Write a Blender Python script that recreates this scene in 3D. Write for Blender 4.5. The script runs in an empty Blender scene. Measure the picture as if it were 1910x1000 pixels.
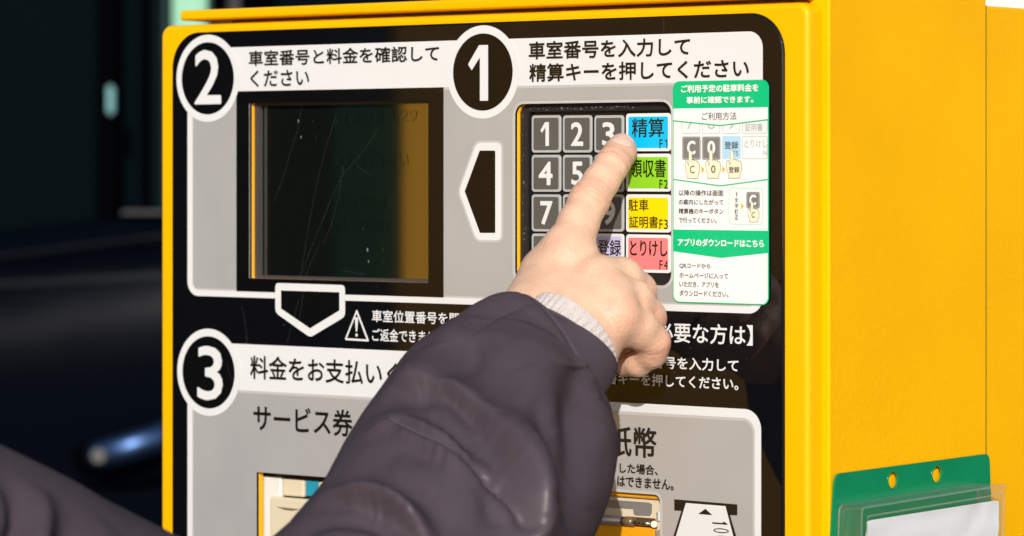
import bpy, bmesh, math, random
import numpy as np
from mathutils import Vector, Matrix, noise
from mathutils.geometry import tessellate_polygon
random.seed(4)
R = math.radians
C = bpy.context.scene.collection

# ------------------------------------------------------------ camera, sky, sun
FPX, X0, Y0 = 6427.0, 955.0, 317.0        # focal length, principal column and horizon row of the 1910 px photo
TH = R(39.0); ST, CT = math.sin(TH), math.cos(TH)
Z0 = FPX / 3920.0
EYE = 1.25
CAM = Vector((Z0 * ST, -Z0 * CT, EYE))
DV, RV, UV = Vector((-ST, CT, 0)), Vector((CT, ST, 0)), Vector((0, 0, 1))
cd = bpy.data.cameras.new('camera'); cam = bpy.data.objects.new('camera', cd); C.objects.link(cam)
cam.location = CAM; cam.rotation_euler = (R(90), 0, TH)
cd.sensor_width = 36; cd.lens = FPX / 1910 * 36; cd.shift_y = -(500 - Y0) / 1910
cd.clip_start = .05; cd.clip_end = 3000
cd.dof.use_dof = True; cd.dof.focus_distance = 1.595; cd.dof.aperture_fstop = 13
bpy.context.scene.camera = cam
SUN_R, SUN_EL = -.74, R(20)                # horizontal travel direction (SUN_R, 1), elevation
sd = Vector((SUN_R, 1, 0)).normalized() * math.cos(SUN_EL) + Vector((0, 0, -math.sin(SUN_EL)))
w = bpy.data.worlds.new('World'); bpy.context.scene.world = w; w.use_nodes = True
nt = w.node_tree; sky = nt.nodes.new('ShaderNodeTexSky'); sky.sky_type = 'NISHITA'; sky.sun_disc = False
sky.sun_elevation = SUN_EL; sky.sun_rotation = math.atan2(-sd.x, -sd.y)
nt.links.new(sky.outputs[0], nt.nodes['Background'].inputs[0]); nt.nodes['Background'].inputs[1].default_value = .12
sl = bpy.data.lights.new('sun', 'SUN'); sl.energy = 4.2; sl.angle = R(.53); sl.color = (1, .965, .915)
so = bpy.data.objects.new('sun', sl); C.objects.link(so); so.rotation_euler = sd.to_track_quat('-Z', 'Y').to_euler()
so.location = (1, -2, 2)
vs = bpy.context.scene.view_settings
vs.view_transform = 'Standard'; vs.look = 'None'; vs.gamma = 1; vs.exposure = -0.12; vs.use_curve_mapping = False
bpy.context.scene.cycles.max_bounces = 10; bpy.context.scene.cycles.transparent_max_bounces = 16

# ------------------------------------------------------------ measuring helpers
def F(x, y, Y=0.0):
    """point (u, z) on the upright plane at distance Y behind the printed sheet"""
    xp = x - X0
    u = (xp * (Z0 + Y * CT) - FPX * Y * ST) / (FPX * CT + xp * ST)
    return u, EYE + (Y0 - y) * (Z0 - u * ST + Y * CT) / FPX
def G(x, y, U):
    """point (Y, z) on the upright plane x = U (the machine's side)"""
    xp = x - X0
    Y = (FPX * U * CT - xp * (Z0 - U * ST)) / (xp * CT - FPX * ST)
    return Y, EYE + (Y0 - y) * (Z0 - U * ST + Y * CT) / FPX
def W(x, y, Z):
    return CAM + DV * Z + RV * ((x - X0) * Z / FPX) + UV * ((Y0 - y) * Z / FPX)
def box(xl, xr, yt, yb, Y=0.0):            # yt, yb read at the left end
    u0, zt = F(xl, yt, Y); _, zb = F(xl, yb, Y); u1, _ = F(xr, yt, Y)
    return u0, u1, zb, zt

# ------------------------------------------------------------ materials
def mat(name, col, rough=.5, metal=0., spec=.5, coat=0., bump=None, var=0., sss=0., vscale=30):
    m = bpy.data.materials.new(name); m.use_nodes = True; n = m.node_tree.nodes; l = m.node_tree.links
    b = n['Principled BSDF']; b.inputs['Base Color'].default_value = (*col, 1); b.inputs['Roughness'].default_value = rough
    b.inputs['Metallic'].default_value = metal; b.inputs['Specular IOR Level'].default_value = spec
    b.inputs['Coat Weight'].default_value = coat; b.inputs['Coat Roughness'].default_value = .04
    tc = n.new('ShaderNodeTexCoord')
    if bump:
        sc, dist, st = bump
        t = n.new('ShaderNodeTexNoise'); t.inputs['Scale'].default_value = sc; t.inputs['Detail'].default_value = 3
        l.new(tc.outputs['Object'], t.inputs['Vector'])
        bp = n.new('ShaderNodeBump'); bp.inputs['Strength'].default_value = st; bp.inputs['Distance'].default_value = dist
        l.new(t.outputs[0], bp.inputs['Height']); l.new(bp.outputs[0], b.inputs['Normal'])
    if var:
        t = n.new('ShaderNodeTexNoise'); t.inputs['Scale'].default_value = vscale; t.inputs['Detail'].default_value = 6
        l.new(tc.outputs['Object'], t.inputs['Vector'])
        mr = n.new('ShaderNodeMapRange'); mr.inputs[1].default_value = .3; mr.inputs[2].default_value = .7
        mr.inputs[3].default_value = 1 - var; mr.inputs[4].default_value = 1 + var; l.new(t.outputs[0], mr.inputs[0])
        hs = n.new('ShaderNodeHueSaturation'); hs.inputs['Color'].default_value = (*col, 1); l.new(mr.outputs[0], hs.inputs['Value'])
        l.new(hs.outputs[0], b.inputs['Base Color'])
        mr2 = n.new('ShaderNodeMapRange'); mr2.inputs[3].default_value = rough * .8; mr2.inputs[4].default_value = min(1, rough * 1.25)
        l.new(t.outputs[0], mr2.inputs[0]); l.new(mr2.outputs[0], b.inputs['Roughness'])
    if sss:
        b.inputs['Subsurface Weight'].default_value = sss; b.inputs['Subsurface Radius'].default_value = (.009, .0035, .0018)
        b.inputs['Subsurface Scale'].default_value = 1
    return m
def clear(name, tint, refl, rough=.03, haze=0.):
    """thin clear plastic: lets light through, adds a gloss"""
    m = bpy.data.materials.new(name); m.use_nodes = True; n = m.node_tree.nodes; l = m.node_tree.links
    n.clear(); o = n.new('ShaderNodeOutputMaterial'); t = n.new('ShaderNodeBsdfTransparent'); t.inputs[0].default_value = (*tint, 1)
    g = n.new('ShaderNodeBsdfGlossy'); g.inputs['Roughness'].default_value = rough
    d = n.new('ShaderNodeBsdfDiffuse'); d.inputs[0].default_value = (.75, .74, .7, 1)
    m1 = n.new('ShaderNodeMixShader'); m2 = n.new('ShaderNodeMixShader')
    lw = n.new('ShaderNodeLayerWeight'); pw = n.new('ShaderNodeMath'); pw.operation = 'POWER'; pw.inputs[1].default_value = 5; l.new(lw.outputs['Facing'], pw.inputs[0])
    mu = n.new('ShaderNodeMath'); mu.operation = 'MULTIPLY_ADD'; mu.inputs[1].default_value = .9 * refl; mu.inputs[2].default_value = .042 * refl; mu.use_clamp = True; l.new(pw.outputs[0], mu.inputs[0])
    l.new(mu.outputs[0], m1.inputs[0]); l.new(t.outputs[0], m1.inputs[1]); l.new(g.outputs[0], m1.inputs[2])
    m2.inputs[0].default_value = haze; l.new(m1.outputs[0], m2.inputs[1]); l.new(d.outputs[0], m2.inputs[2])
    l.new(m2.outputs[0], o.inputs[0]); return m

YEL = (.93, .465, .0)
M = {}
M['yellow'] = mat('yellow paint', YEL, .40, bump=(420, .0004, .22), spec=.22)
M['yellow_side'] = mat('textured yellow paint', (.97, .475, .0), .42, bump=(500, .0005, .45), spec=.1, var=.09, vscale=6)  # broad tone noise stands in for soft amber shading on the side
M['yellow_edge'] = mat('yellow cut edge', (.95, .43, 0), .4)
M['sheet'] = mat('glossy black print', (.0035, .0037, .005), .035, spec=.46)
M['ink_black'] = mat('black ink under gloss', (.004, .004, .0045), .04, spec=.36)
M['ink_text'] = mat('dark lettering', (.008, .008, .008), .12)
M['white'] = mat('white print', (.74, .735, .73), .16, var=.012)
M['silver'] = mat('silver grey print', (.57, .57, .575), .24, metal=.38, var=.03, bump=(14, .004, .3))
M['rim'] = mat('pale grey print', (.58, .565, .545), .25, metal=.15)
M['black_rubber'] = mat('black rubber', (.012, .012, .013), .5, bump=(500, .0003, .5))
M['black_plastic'] = mat('black plastic', (.010, .011, .014), .28)
M['cream'] = mat('cream plastic', (.72, .62, .44), .4, var=.02)
M['offwhite'] = mat('white plastic', (.75, .74, .7), .4)
M['key'] = mat('grey key film', (.105, .098, .086), .42, bump=(2500, .0001, .5), var=.05)
M['key_rim'] = mat('light key border', (.44, .44, .43), .4, var=.05)
M['key_white'] = mat('white key border', (.8, .79, .77), .35)
M['cyan'] = mat('cyan key film', (.0, .50, .84), .35)
M['green_key'] = mat('lime key film', (.26, .62, .02), .35)
M['yellow_key'] = mat('yellow key film', (.9, .68, .0), .35)
M['pink'] = mat('pink key film', (.92, .22, .22), .35)
M['lilac'] = mat('lilac key film', (.55, .50, .74), .35)
M['st_white'] = mat('white sticker film', (.82, .82, .80), .3)
M['st_green'] = mat('green sticker print', (.0, .50, .19), .3)
M['st_grey'] = mat('grey sticker print', (.20, .19, .18), .3)
M['st_pale'] = mat('pale grey sticker print', (.50, .49, .48), .3)
M['st_blue'] = mat('pale blue sticker print', (.42, .66, .82), .3)
M['st_flesh'] = mat('cream sticker print', (.85, .78, .55), .3)
M['st_orange'] = mat('amber sticker print', (.9, .48, .02), .3)
M['st_ink'] = mat('brown grey sticker ink', (.07, .05, .05), .3)
M['green_plastic'] = mat('green plastic', (.0, .235, .09), .22, spec=.6, var=.06)
M['metal'] = mat('brushed steel', (.5, .48, .47), .22, metal=1.)
M['brushed'] = mat('grey brushed plate', (.36, .34, .34), .4, metal=.5, var=.06)
M['blue'] = mat('blue plastic', (.02, .28, .42), .3)
M['amber'] = mat('amber plastic', (.85, .36, .01), .2)
M['clear_face'] = clear('clear cover face', (.97, .97, .97), 1.0, .04, .03)
M['paper'] = mat('white card', (.86, .86, .88), .6, bump=(25, .004, .35))
M['clear'] = clear('clear plastic', (.93, .92, .86), 1.3, .05, .06)
M['clear_edge'] = clear('yellowed plastic edge', (.84, .80, .68), 2.0, .12, .16)
M['pane'] = clear('display window', (.92, .92, .92), .55, .03, .0)
M['scratch'] = clear('scratch', (1, 1, 1), .3, .5, .04)
M['grime'] = clear('chalky dirt', (1, 1, 1), .5, .4, .30)
# the display: dark, quite mirror-like
m = mat('dark display', (.007, .009, .008), .05, spec=1.); M['lcd'] = m
n = m.node_tree.nodes; l = m.node_tree.links; g = n.new('ShaderNodeBsdfGlossy'); g.inputs[0].default_value = (.9, .86, .8, 1); g.inputs['Roughness'].default_value = .02
mx = n.new('ShaderNodeMixShader'); mx.inputs[0].default_value = .33; o = n['Material Output']
l.new(n['Principled BSDF'].outputs[0], mx.inputs[1]); l.new(g.outputs[0], mx.inputs[2]); l.new(mx.outputs[0], o.inputs[0])
M['lcd_text'] = m.copy(); M['lcd_text'].name = 'display digit'; M['lcd_text'].node_tree.nodes['Mix Shader'].inputs[0].default_value = .29
M['lcd_bezel'] = mat('speckled grey bezel', (.05, .05, .055), .5, bump=(1500, .0003, .8), var=.15)

# ------------------------------------------------------------ object helpers
def empty(name, loc, label=None, cat=None, group=None):
    o = bpy.data.objects.new(name, None); C.objects.link(o); o.location = loc; o.empty_display_size = .05
    if label: o['label'] = label; o['category'] = cat
    if group: o['group'] = group
    return o
def link(name, me, m, parent=None, smooth=False):
    if m and not me.materials: me.materials.append(m)
    o = bpy.data.objects.new(name, me); C.objects.link(o)
    if parent is not None:
        o.parent = parent
        p = Vector((0, 0, 0)); q = parent
        while q is not None: p += q.location; q = q.parent
        o.location = -p            # geometry is written in world coordinates
    if smooth:
        me.polygons.foreach_set('use_smooth', [True] * len(me.polygons))
    return o
def tag(o, label=None, cat=None, group=None, kind=None):
    if label: o['label'] = label
    if cat: o['category'] = cat
    if group: o['group'] = group
    if kind: o['kind'] = kind
    return o
def mesh(name, vs_, fs, recalc=True):
    me = bpy.data.meshes.new(name); me.from_pydata([tuple(v) for v in vs_], [], fs); me.validate()
    if recalc:
        bm = bmesh.new(); bm.from_mesh(me); bmesh.ops.recalc_face_normals(bm, faces=bm.faces); bm.to_mesh(me); bm.free()
    return me
def boxo(name, x0, x1, y0, y1, z0, z1, m, parent=None, bev=0., seg=2):
    bm = bmesh.new(); bmesh.ops.create_cube(bm, size=1)
    for v in bm.verts:
        v.co = Vector(((x0 + x1) / 2 + v.co.x * (x1 - x0), (y0 + y1) / 2 + v.co.y * (y1 - y0), (z0 + z1) / 2 + v.co.z * (z1 - z0)))
    if bev: bmesh.ops.bevel(bm, geom=bm.edges[:], offset=bev, segments=seg, profile=.5, affect='EDGES')
    me = bpy.data.meshes.new(name); bm.to_mesh(me); bm.free()
    return link(name, me, m, parent)
def boxf(name, x0, x1, y0, y1, z0, z1, m, parent, bev, pick):
    """box with only the picked edges rounded"""
    bm = bmesh.new(); bmesh.ops.create_cube(bm, size=1)
    for v in bm.verts: v.co = Vector(((x0 + x1) / 2 + v.co.x * (x1 - x0), (y0 + y1) / 2 + v.co.y * (y1 - y0), (z0 + z1) / 2 + v.co.z * (z1 - z0)))
    bmesh.ops.bevel(bm, geom=[e for e in bm.edges if pick((e.verts[0].co + e.verts[1].co) / 2)], offset=bev, segments=4, profile=.5, affect='EDGES')
    me = bpy.data.meshes.new(name); bm.to_mesh(me); bm.free(); return link(name, me, m, parent)
def rrect(u0, u1, z0, z1, r, inset=0., seg=7, rs=None):
    u0 += inset; u1 -= inset; z0 += inset; z1 -= inset
    rs = rs or (r, r, r, r); pts = []                    # order: bottom right, top right, top left, bottom left
    for (cx, cz, a0), rr in zip(((u1, z0, -90), (u1, z1, 0), (u0, z1, 90), (u0, z0, 180)), rs):
        rr = max(rr - inset, 1e-5)
        sx = -1 if cx == u1 else 1; sz = -1 if cz == z1 else 1
        for k in range(seg + 1):
            a = R(a0 + 90 * k / seg); pts.append((cx + sx * rr + rr * math.cos(a), cz + sz * rr + rr * math.sin(a)))
    return pts
def flat(name, outline, Y, m, parent, holes=(), thick=0.):
    """flat print (or thin film) on the plane y = Y"""
    loops = [list(outline)] + [list(h) for h in holes]
    tris = tessellate_polygon([[Vector((p[0], p[1], 0)) for p in lp] for lp in loops])
    flatp = [p for lp in loops for p in lp]
    vsx = [(p[0], Y, p[1]) for p in flatp]; fs = [tuple(t) for t in tris]
    if thick:
        n0 = len(vsx); vsx += [(p[0], Y + thick, p[1]) for p in flatp]; s = 0
        for lp in loops:
            k = len(lp)
            for i in range(k): j = (i + 1) % k; fs.append((s + i, s + j, n0 + s + j, n0 + s + i))
            s += k
    me = mesh(name, vsx, fs, recalc=False)
    bm = bmesh.new(); bm.from_mesh(me)
    bmesh.ops.recalc_face_normals(bm, faces=bm.faces)
    f = next((f for f in bm.faces if abs(f.normal.y) > .9), None)
    if f and f.normal.y > 0:
        bmesh.ops.reverse_faces(bm, faces=bm.faces)
    bm.to_mesh(me); bm.free()
    return link(name, me, m, parent)
def plate(name, ringf, Yf, Yb, bev, m, parent, holes=(), seg=4, hole_m=None, hole_Y=None):
    """slab with rounded front edge: ringf(inset) gives the outline; holes are cut right through"""
    rings = [[(p[0], Yb, p[1]) for p in ringf(0)]]
    for k in range(seg + 1):
        a = R(90) * k / seg
        rings.append([(p[0], Yf + bev * (1 - math.sin(a)), p[1]) for p in ringf(bev * (1 - math.cos(a)))])
    vsx = [v for r_ in rings for v in r_]; k = len(rings[0]); fs = []
    for a in range(len(rings) - 1):
        for i in range(k):
            j = (i + 1) % k; fs.append((a * k + i, a * k + j, (a + 1) * k + j, (a + 1) * k + i))
    last = (len(rings) - 1) * k
    loops = [[(p[0], p[2]) for p in rings[-1]]] + [list(h) for h in holes]
    tris = tessellate_polygon([[Vector((p[0], p[1], 0)) for p in lp] for lp in loops])
    idx = list(range(last, last + k))
    hidx = []
    for h in holes:
        s = len(vsx); vsx += [(p[0], Yf, p[1]) for p in h]; idx += list(range(s, s + len(h))); hidx.append((s, len(h)))
    fs += [tuple(idx[i] for i in t) for t in tris]
    nm = len(fs)
    for (s, c), h in zip(hidx, holes):
        b = len(vsx); vsx += [(p[0], Yb if hole_Y is None else hole_Y, p[1]) for p in h]
        for i in range(c): j = (i + 1) % c; fs.append((s + i, s + j, b + j, b + i))
    me = mesh(name, vsx, fs, recalc=False); me.materials.append(m)
    if hole_m:
        me.materials.append(hole_m)
        for i in range(nm, len(me.polygons)): me.polygons[i].material_index = 1
    bm = bmesh.new(); bm.from_mesh(me); bmesh.ops.recalc_face_normals(bm, faces=bm.faces)
    big = max(bm.faces, key=lambda f: f.calc_area() * (abs(f.normal.y) > .95))
    if big.normal.y > 0: bmesh.ops.reverse_faces(bm, faces=bm.faces)
    for f in bm.faces: f.smooth = abs(f.normal.y) < .98
    bm.to_mesh(me); bm.free()
    return link(name, me, m, parent)
ONE = [(.02, .66), (.56, 1.), (1., 1.), (1., 0), (.60, 0), (.60, .78), (.20, .55)]
def text(name, s, bx, Y, m, parent, bold=0., turn=False):
    """flat lettering fitted to the box bx = (u0, u1, z0, z1); bold (metres) thickens and rounds the strokes"""
    if s == '1':
        co = np.array([(p[0], p[1], 0) for p in ONE]); faces = [(0, 1, 5, 6), (1, 2, 3, 4, 5)]
    else:
        cu = bpy.data.curves.new(name, 'FONT'); cu.body = s; cu.size = 1; cu.resolution_u = 3; cu.fill_mode = 'FRONT'; cu.space_line = 1.0
        ob = bpy.data.objects.new('tmp', cu); C.objects.link(ob)
        me0 = bpy.data.meshes.new_from_object(ob); bpy.data.objects.remove(ob); bpy.data.curves.remove(cu)
        co = np.zeros(len(me0.vertices) * 3); me0.vertices.foreach_get('co', co); co = co.reshape(-1, 3)
        faces = [tuple(p.vertices) for p in me0.polygons]; bpy.data.meshes.remove(me0)
    if turn: co = np.stack([co[:, 1], -co[:, 0], co[:, 2]], 1)
    mn, mx_ = co[:, :2].min(0), co[:, :2].max(0); t = (co[:, :2] - mn) / (mx_ - mn)
    u0, u1, z0, z1 = bx
    u0 += bold; u1 -= bold; z0 += bold; z1 -= bold
    n_ = len(t); vv = []; ff = []
    nk = 24 if bold > .0003 else 8
    for k in range(nk + 1 if bold else 1):
        du, dz = (0, 0) if k == 0 else (bold * math.cos(k * 2 * math.pi / nk), bold * math.sin(k * 2 * math.pi / nk))
        vv += [(u0 + a * (u1 - u0) + du, Y + k * .000003, z0 + b * (z1 - z0) + dz) for a, b in t]
        ff += [tuple(i + k * n_ for i in f) for f in faces]
    me = bpy.data.meshes.new(name); me.from_pydata(vv, [], ff)
    return link(name, me, m, parent)
def stroke(pts, wd, closed=True):
    """outer and inner loops of a constant-width outline round a polygon (pts counter-clockwise or clockwise)"""
    k = len(pts); out = []
    area = sum(pts[i][0] * pts[(i + 1) % k][1] - pts[(i + 1) % k][0] * pts[i][1] for i in range(k))
    s = 1 if area > 0 else -1
    for i in range(k):
        a, b, c = Vector(pts[i - 1]), Vector(pts[i]), Vector(pts[(i + 1) % k])
        n1 = (b - a).normalized(); n2 = (c - b).normalized(); n1 = Vector((n1.y, -n1.x)) * s; n2 = Vector((n2.y, -n2.x)) * s
        bis = (n1 + n2).normalized(); out.append(tuple(b + bis * wd / max(.35, bis.dot(n1))))
    return out
def rounded(pts, r, seg=5):
    out = []; k = len(pts)
    for i in range(k):
        a, b, c = Vector(pts[i - 1]), Vector(pts[i]), Vector(pts[(i + 1) % k])
        d1 = (a - b); d2 = (c - b); rr = min(r, d1.length * .45, d2.length * .45); p1 = b + d1.normalized() * rr; p2 = b + d2.normalized() * rr
        for t in range(seg + 1):
            t /= seg; out.append(tuple(p1 * (1 - t) ** 2 + b * 2 * t * (1 - t) + p2 * t * t))
    return out
def circle(c, r, seg=64):
    return [(c[0] + r * math.cos(2 * math.pi * i / seg), c[1] + r * math.sin(2 * math.pi * i / seg)) for i in range(seg)]
def P(pts, Y=0.0): return [F(x, y, Y) for x, y in pts]
def ribbon(pts, wd):
    """closed outline of a thin line through pts (u, z)"""
    L_, R_ = [], []
    for i, p in enumerate(pts):
        a = Vector(pts[max(i - 1, 0)]); b = Vector(pts[min(i + 1, len(pts) - 1)]); d = (b - a).normalized(); nn = Vector((-d.y, d.x)) * wd / 2
        L_.append(tuple(Vector(p) + nn)); R_.append(tuple(Vector(p) - nn))
    return L_ + R_[::-1]

# ============================================================ SETTING
gr = mat('asphalt', (.05, .05, .05), .9, bump=(60, .01, .5), var=.2)
o = link('ground', mesh('ground', [(-400, -400, 0), (400, -400, 0), (400, 400, 0), (-400, 400, 0)], [(0, 1, 2, 3)]), gr); o['kind'] = 'structure'

# ============================================================ PAYMENT MACHINE
YD = .0015                                   # door face, just behind the printed sheet
YC = .0115                                   # cabinet face behind the door
uL, zTop = F(299, 46, YD)[0], F(700, 33.5, YD)[1]
uR = F(1508, 3, YD)[0]
zBot = EYE - .62
UC = F(1547, 500, YC)[0]                     # the machine's right side plane
mach = empty('parking_payment_machine', ((uL + uR) / 2, .15, 0), 'yellow parking fee payment machine with a numbered black instruction panel and a keypad', 'payment machine')

# sheet extents
sL, sR = F(320, 300)[0], F(1461, 300)[0]
sT = (F(369, 60.7)[1] + F(830, 43)[1] + F(1380, 25)[1]) / 3
sB = zBot + .02
# openings (on the sheet plane)
def opening(xl, xr, yt, yb, r): a = box(xl, xr, yt, yb); return rrect(*a, r)
dispO = rrect(F(466, 300)[0], F(800, 300)[0], F(800, 528)[1], F(800, 187)[1], .0006)
keyO = rrect(F(961, 300)[0], F(1253, 300)[0], F(1240, 533)[1], F(1100, 192)[1], .0055)
tickO = rrect(F(479, 300)[0], F(760, 300)[0], sB + .05, F(500, 882)[1], .001)
billO = rrect(F(880, 300)[0], F(1232, 300)[0], sB + .08, F(1200, 921)[1], .003)
holes = [dispO, keyO, tickO, billO]
def grow(lp, d): return stroke(lp, d)
# door
plate('door', lambda i: rrect(uL, uR, zBot, zTop, .006, i), YD, YC - .0008, .0026, M['yellow'], mach, [grow(h, .00005) for h in holes], hole_m=M['yellow_edge'], hole_Y=YD + .0034)
# printed black sheet
sheet = plate('instruction_sheet', lambda i: rrect(sL, sR, sB, sT, .0185, i, seg=14), 0., YD, .0010, M['sheet'], mach, holes, hole_Y=YD)
sheet['label'] = 'glossy black printed instruction sheet with white and silver fields'
# dark inside behind the openings
boxo('interior', uL + .01, uR - .01, .0092, YC - .0003, zBot + .01, zTop - .01, M['black_plastic'], mach)
# cabinet
YS = G(1839.5, 300, UC)[0]                   # seam on the side
zCab = EYE + .12
uCl = F(392, 20, YC)[0]
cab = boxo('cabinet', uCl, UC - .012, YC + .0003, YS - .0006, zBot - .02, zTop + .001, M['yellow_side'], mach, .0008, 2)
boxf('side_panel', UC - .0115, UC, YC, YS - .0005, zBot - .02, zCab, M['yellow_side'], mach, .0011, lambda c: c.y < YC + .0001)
boxo('seam_dark_strip', UC - .01, UC - .0001, YS - .0004, YS + .0004, zBot - .02, G(1839, 10, UC)[1], M['black_rubber'], mach)  # dark strip filling the open seam, in place of the shade in the gap
zR = G(1870, 12.5, UC)[1]
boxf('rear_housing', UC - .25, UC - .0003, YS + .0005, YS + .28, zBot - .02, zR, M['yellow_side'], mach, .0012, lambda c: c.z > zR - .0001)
# rain lip above the door
lipB = (F(335, 37)[1] + F(820, 21)[1] + F(1400, -1)[1]) / 3
lipT = lipB + (F(335, 37)[0] * 0 + 19.5 / 3700)
boxo('rain_lip', F(333, 30)[0], F(1529, 30, YC)[0] - .0003, .0005, YC + .02, lipB, lipT, M['yellow'], mach, .0016, 3)
boxo('hinge_bracket', F(412, 30, .02)[0], F(452, 30, .02)[0], .012, .03, zTop - .004, lipB + .001, M['brushed'], mach, .0008)
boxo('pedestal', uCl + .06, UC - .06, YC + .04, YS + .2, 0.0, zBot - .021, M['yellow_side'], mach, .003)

# --- print layers
e1, e2, e3, e4, e5 = -.00012, -.00024, -.00036, -.00048, -.0006
secL, secLi = F(350, 300)[0], F(359.5, 300)[0]
secR = F(1423, 300)[0]
# step 1 + 2 white field
b12T = np.mean([F(431, 87.5)[1], F(850, 76)[1], F(1394, 59.5)[1]])
b12B = np.mean([F(447, 171.5)[1], F(830, 163.5)[1], F(1255, 152.5)[1]])
s12B = np.mean([F(365, 551.5)[1], F(644.5, 560.5)[1], F(1397, 585.5)[1]])
s12Bi = s12B + .0032
wf = flat('white_field', rrect(secL, secR, s12B, b12T, .0075, seg=8), e1, M['white'], mach, [h for h in (dispO, keyO)])
iR = secR - .003
flat('grey_field_rim', rrect(secLi - .0, iR, s12Bi, b12B, .004, rs=(.005, .001, .001, .004)), e2, M['rim'], mach, [dispO, grow(keyO, .0009)])
flat('grey_field', rrect(secLi + .0009, iR - .0009, s12Bi + .0009, b12B - .0012, .003), e3, M['silver'], mach, [dispO, grow(keyO, .0014)])
# black surround of the display
dL, dR = F(442, 300)[0], F(828.5, 300)[0]
flat('display_surround', rrect(dL, dR, s12Bi - .0001, b12B, .0002), e4, M['ink_black'], mach, [dispO])
# bright bevel round the keypad window
flat('keypad_window_rim', grow(keyO, .0007), e4, M['rim'], mach, [keyO])
# numbered circles
def numbered(cx, cy, n, nb, rim=True):
    c = F(cx, cy); R1, R2 = .02236, .0185
    if rim: flat('circle_rim', circle(c, R1 + .0013), e4 - .00004, M['rim'], mach, ())
    rg = flat('circle_ring', circle(c, R1), e5, M['white'], mach)
    d = flat('circle_disc', circle(c, R2), e5 - .0001, M['ink_black'], rg)
    text('circle_numeral', n, box(*nb), e5 - .00022, M['white'], rg, .0 if n == '1' else .0005)
numbered(389, 146.3, '2', (365, 414.4, 94, 195), False)
numbered(902, 134.5, '1', (875, 912.4, 85, 188.5), False)
numbered(390.5, 694.5, '3', (370, 417.4, 644.4, 745.4), False)
T_ = e5
def tx(name, s, b, m='ink_text', bold=.0, Y=T_, par=None, turn=False): return text(name, s, box(*b, Y=Y), Y, M[m], par or mach, bold, turn)
tx('instruction_line', '車室番号と料金を確認して', (463.8, 818.7, 94.5, 123.5), bold=.00014)
tx('instruction_line', 'ください', (467, 576.5, 131.5, 162.5), bold=.00014)
tx('instruction_line', '車室番号を入力して', (986, 1287, 77.7, 111.3), bold=.00018)
tx('instruction_line', '精算キーを押してください', (987, 1397, 119, 153), bold=.00018)
# arrows
def arrow(outer, inner, r):
    a = rounded(P(outer), r)
    flat('arrow_halo', grow(a, .0011), e4 - .00004, M['rim'], mach, [])
    o = flat('arrow_outline', a, e5, M['white'], mach)
    flat('arrow_fill', rounded(P(inner), .0006), e5 - .0001, M['ink_black'], o)
arrow([(890, 266.5), (936.5, 266.2), (936.5, 448.5), (890, 448), (857.5, 357)], [(896.4, 281), (925.5, 281), (925.5, 434.5), (897, 434.5), (868.5, 357)], .0030)
a = rounded(P([(515, 527.7), (645, 531.8), (645.3, 590.5), (580, 629.5), (515, 583)]), .0024)
o = flat('arrow_outline', a, e5, M['white'], mach)
flat('arrow_fill', rounded(P([(526, 541.7), (634.7, 545.2), (634.7, 579), (580, 612.5), (526, 575.6)]), .0003), e5 - .0001, M['ink_black'], o)
# warning triangle and lines
tri = P([(667, 576), (690.5, 637.2), (644, 634.2)])
wt = flat('warning_triangle', rounded(tri, .0012), e5, M['white'], mach)
flat('triangle_fill', stroke(tri, -.00105), e5 - .0001, M['ink_black'], wt)
exc = F(667, 592)[0]
flat('exclamation_bar', [(exc - .0011, F(667, 592)[1]), (exc + .0011, F(667, 592)[1]), (exc + .0005, F(667, 618)[1]), (exc - .0005, F(667, 618)[1])], e5 - .0002, M['white'], wt)
flat('exclamation_dot', circle(F(667, 625), .0008, 16), e5 - .0002, M['white'], wt)
tx('warning_line', '車室位置番号を間違えると', (693.7, 940, 577.8, 600.5), 'white', .0001)
tx('warning_line', 'ご返金できません', (694, 830, 612.5, 636), 'white', .0001)
# step 3 field
b3T = np.mean([F(500, 643.3)[1], F(766, 656)[1]]); b3B = np.mean([F(452, 727)[1], F(690, 742)[1]])
pT = np.mean([F(1229, 754)[1], F(1394, 763.5)[1]]); pR, pRi = F(1420, 900)[0], F(1408.5, 900)[0]
u3 = F(1000, 700)[0]
out3 = [(secL, sB + .004), (pR, sB + .004)] + [p for p in rrect(secL, pR, sB + .004, pT, .009, seg=10)[11:22]] + [(u3 + .01, pT), (u3, b3T), (secL, b3T)]
flat('white_field', out3, e1, M['white'], mach, [tickO, billO])
flat('grey_field_rim', rrect(secLi, pRi, sB + .007, b3B, .0055, rs=(.001, .0065, .001, .001)), e2, M['rim'], mach, [tickO, billO])
flat('grey_field', rrect(secLi + .0009, pRi - .001, sB + .008, b3B - .0013, .0055, rs=(.001, .0055, .001, .001)), e3, M['silver'], mach, [tickO, grow(billO, .0014)])
flat('window_rim', grow(billO, .0014), e4, M['rim'], mach, [billO])
tx('instruction_line', '料金をお支払いください', (466.5, 862, 662.5, 706.5), bold=.00018)
tx('slot_caption', 'サービス券', (472.5, 657.5, 754, 803.5), bold=.00024)
tx('note_line', '【必要な方は】', (1211, 1404, 600, 637.5), 'white', .00014)
tx('note_line', '車室番号を入力して', (1170, 1377.4, 661.5, 685), 'white', .00014)
tx('note_line', '書キーを押してください。', (1131, 1377.4, 693.5, 716.5), 'white', .00014)
tx('slot_caption', '紙幣', (1133, 1224.5, 793, 850), bold=.00026)
tx('note_line', 'した場合、', (1155.5, 1227, 863, 882.5), bold=.00014)
tx('note_line', 'はできません。', (1151, 1256.5, 887, 907.5), bold=.00016)
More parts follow.
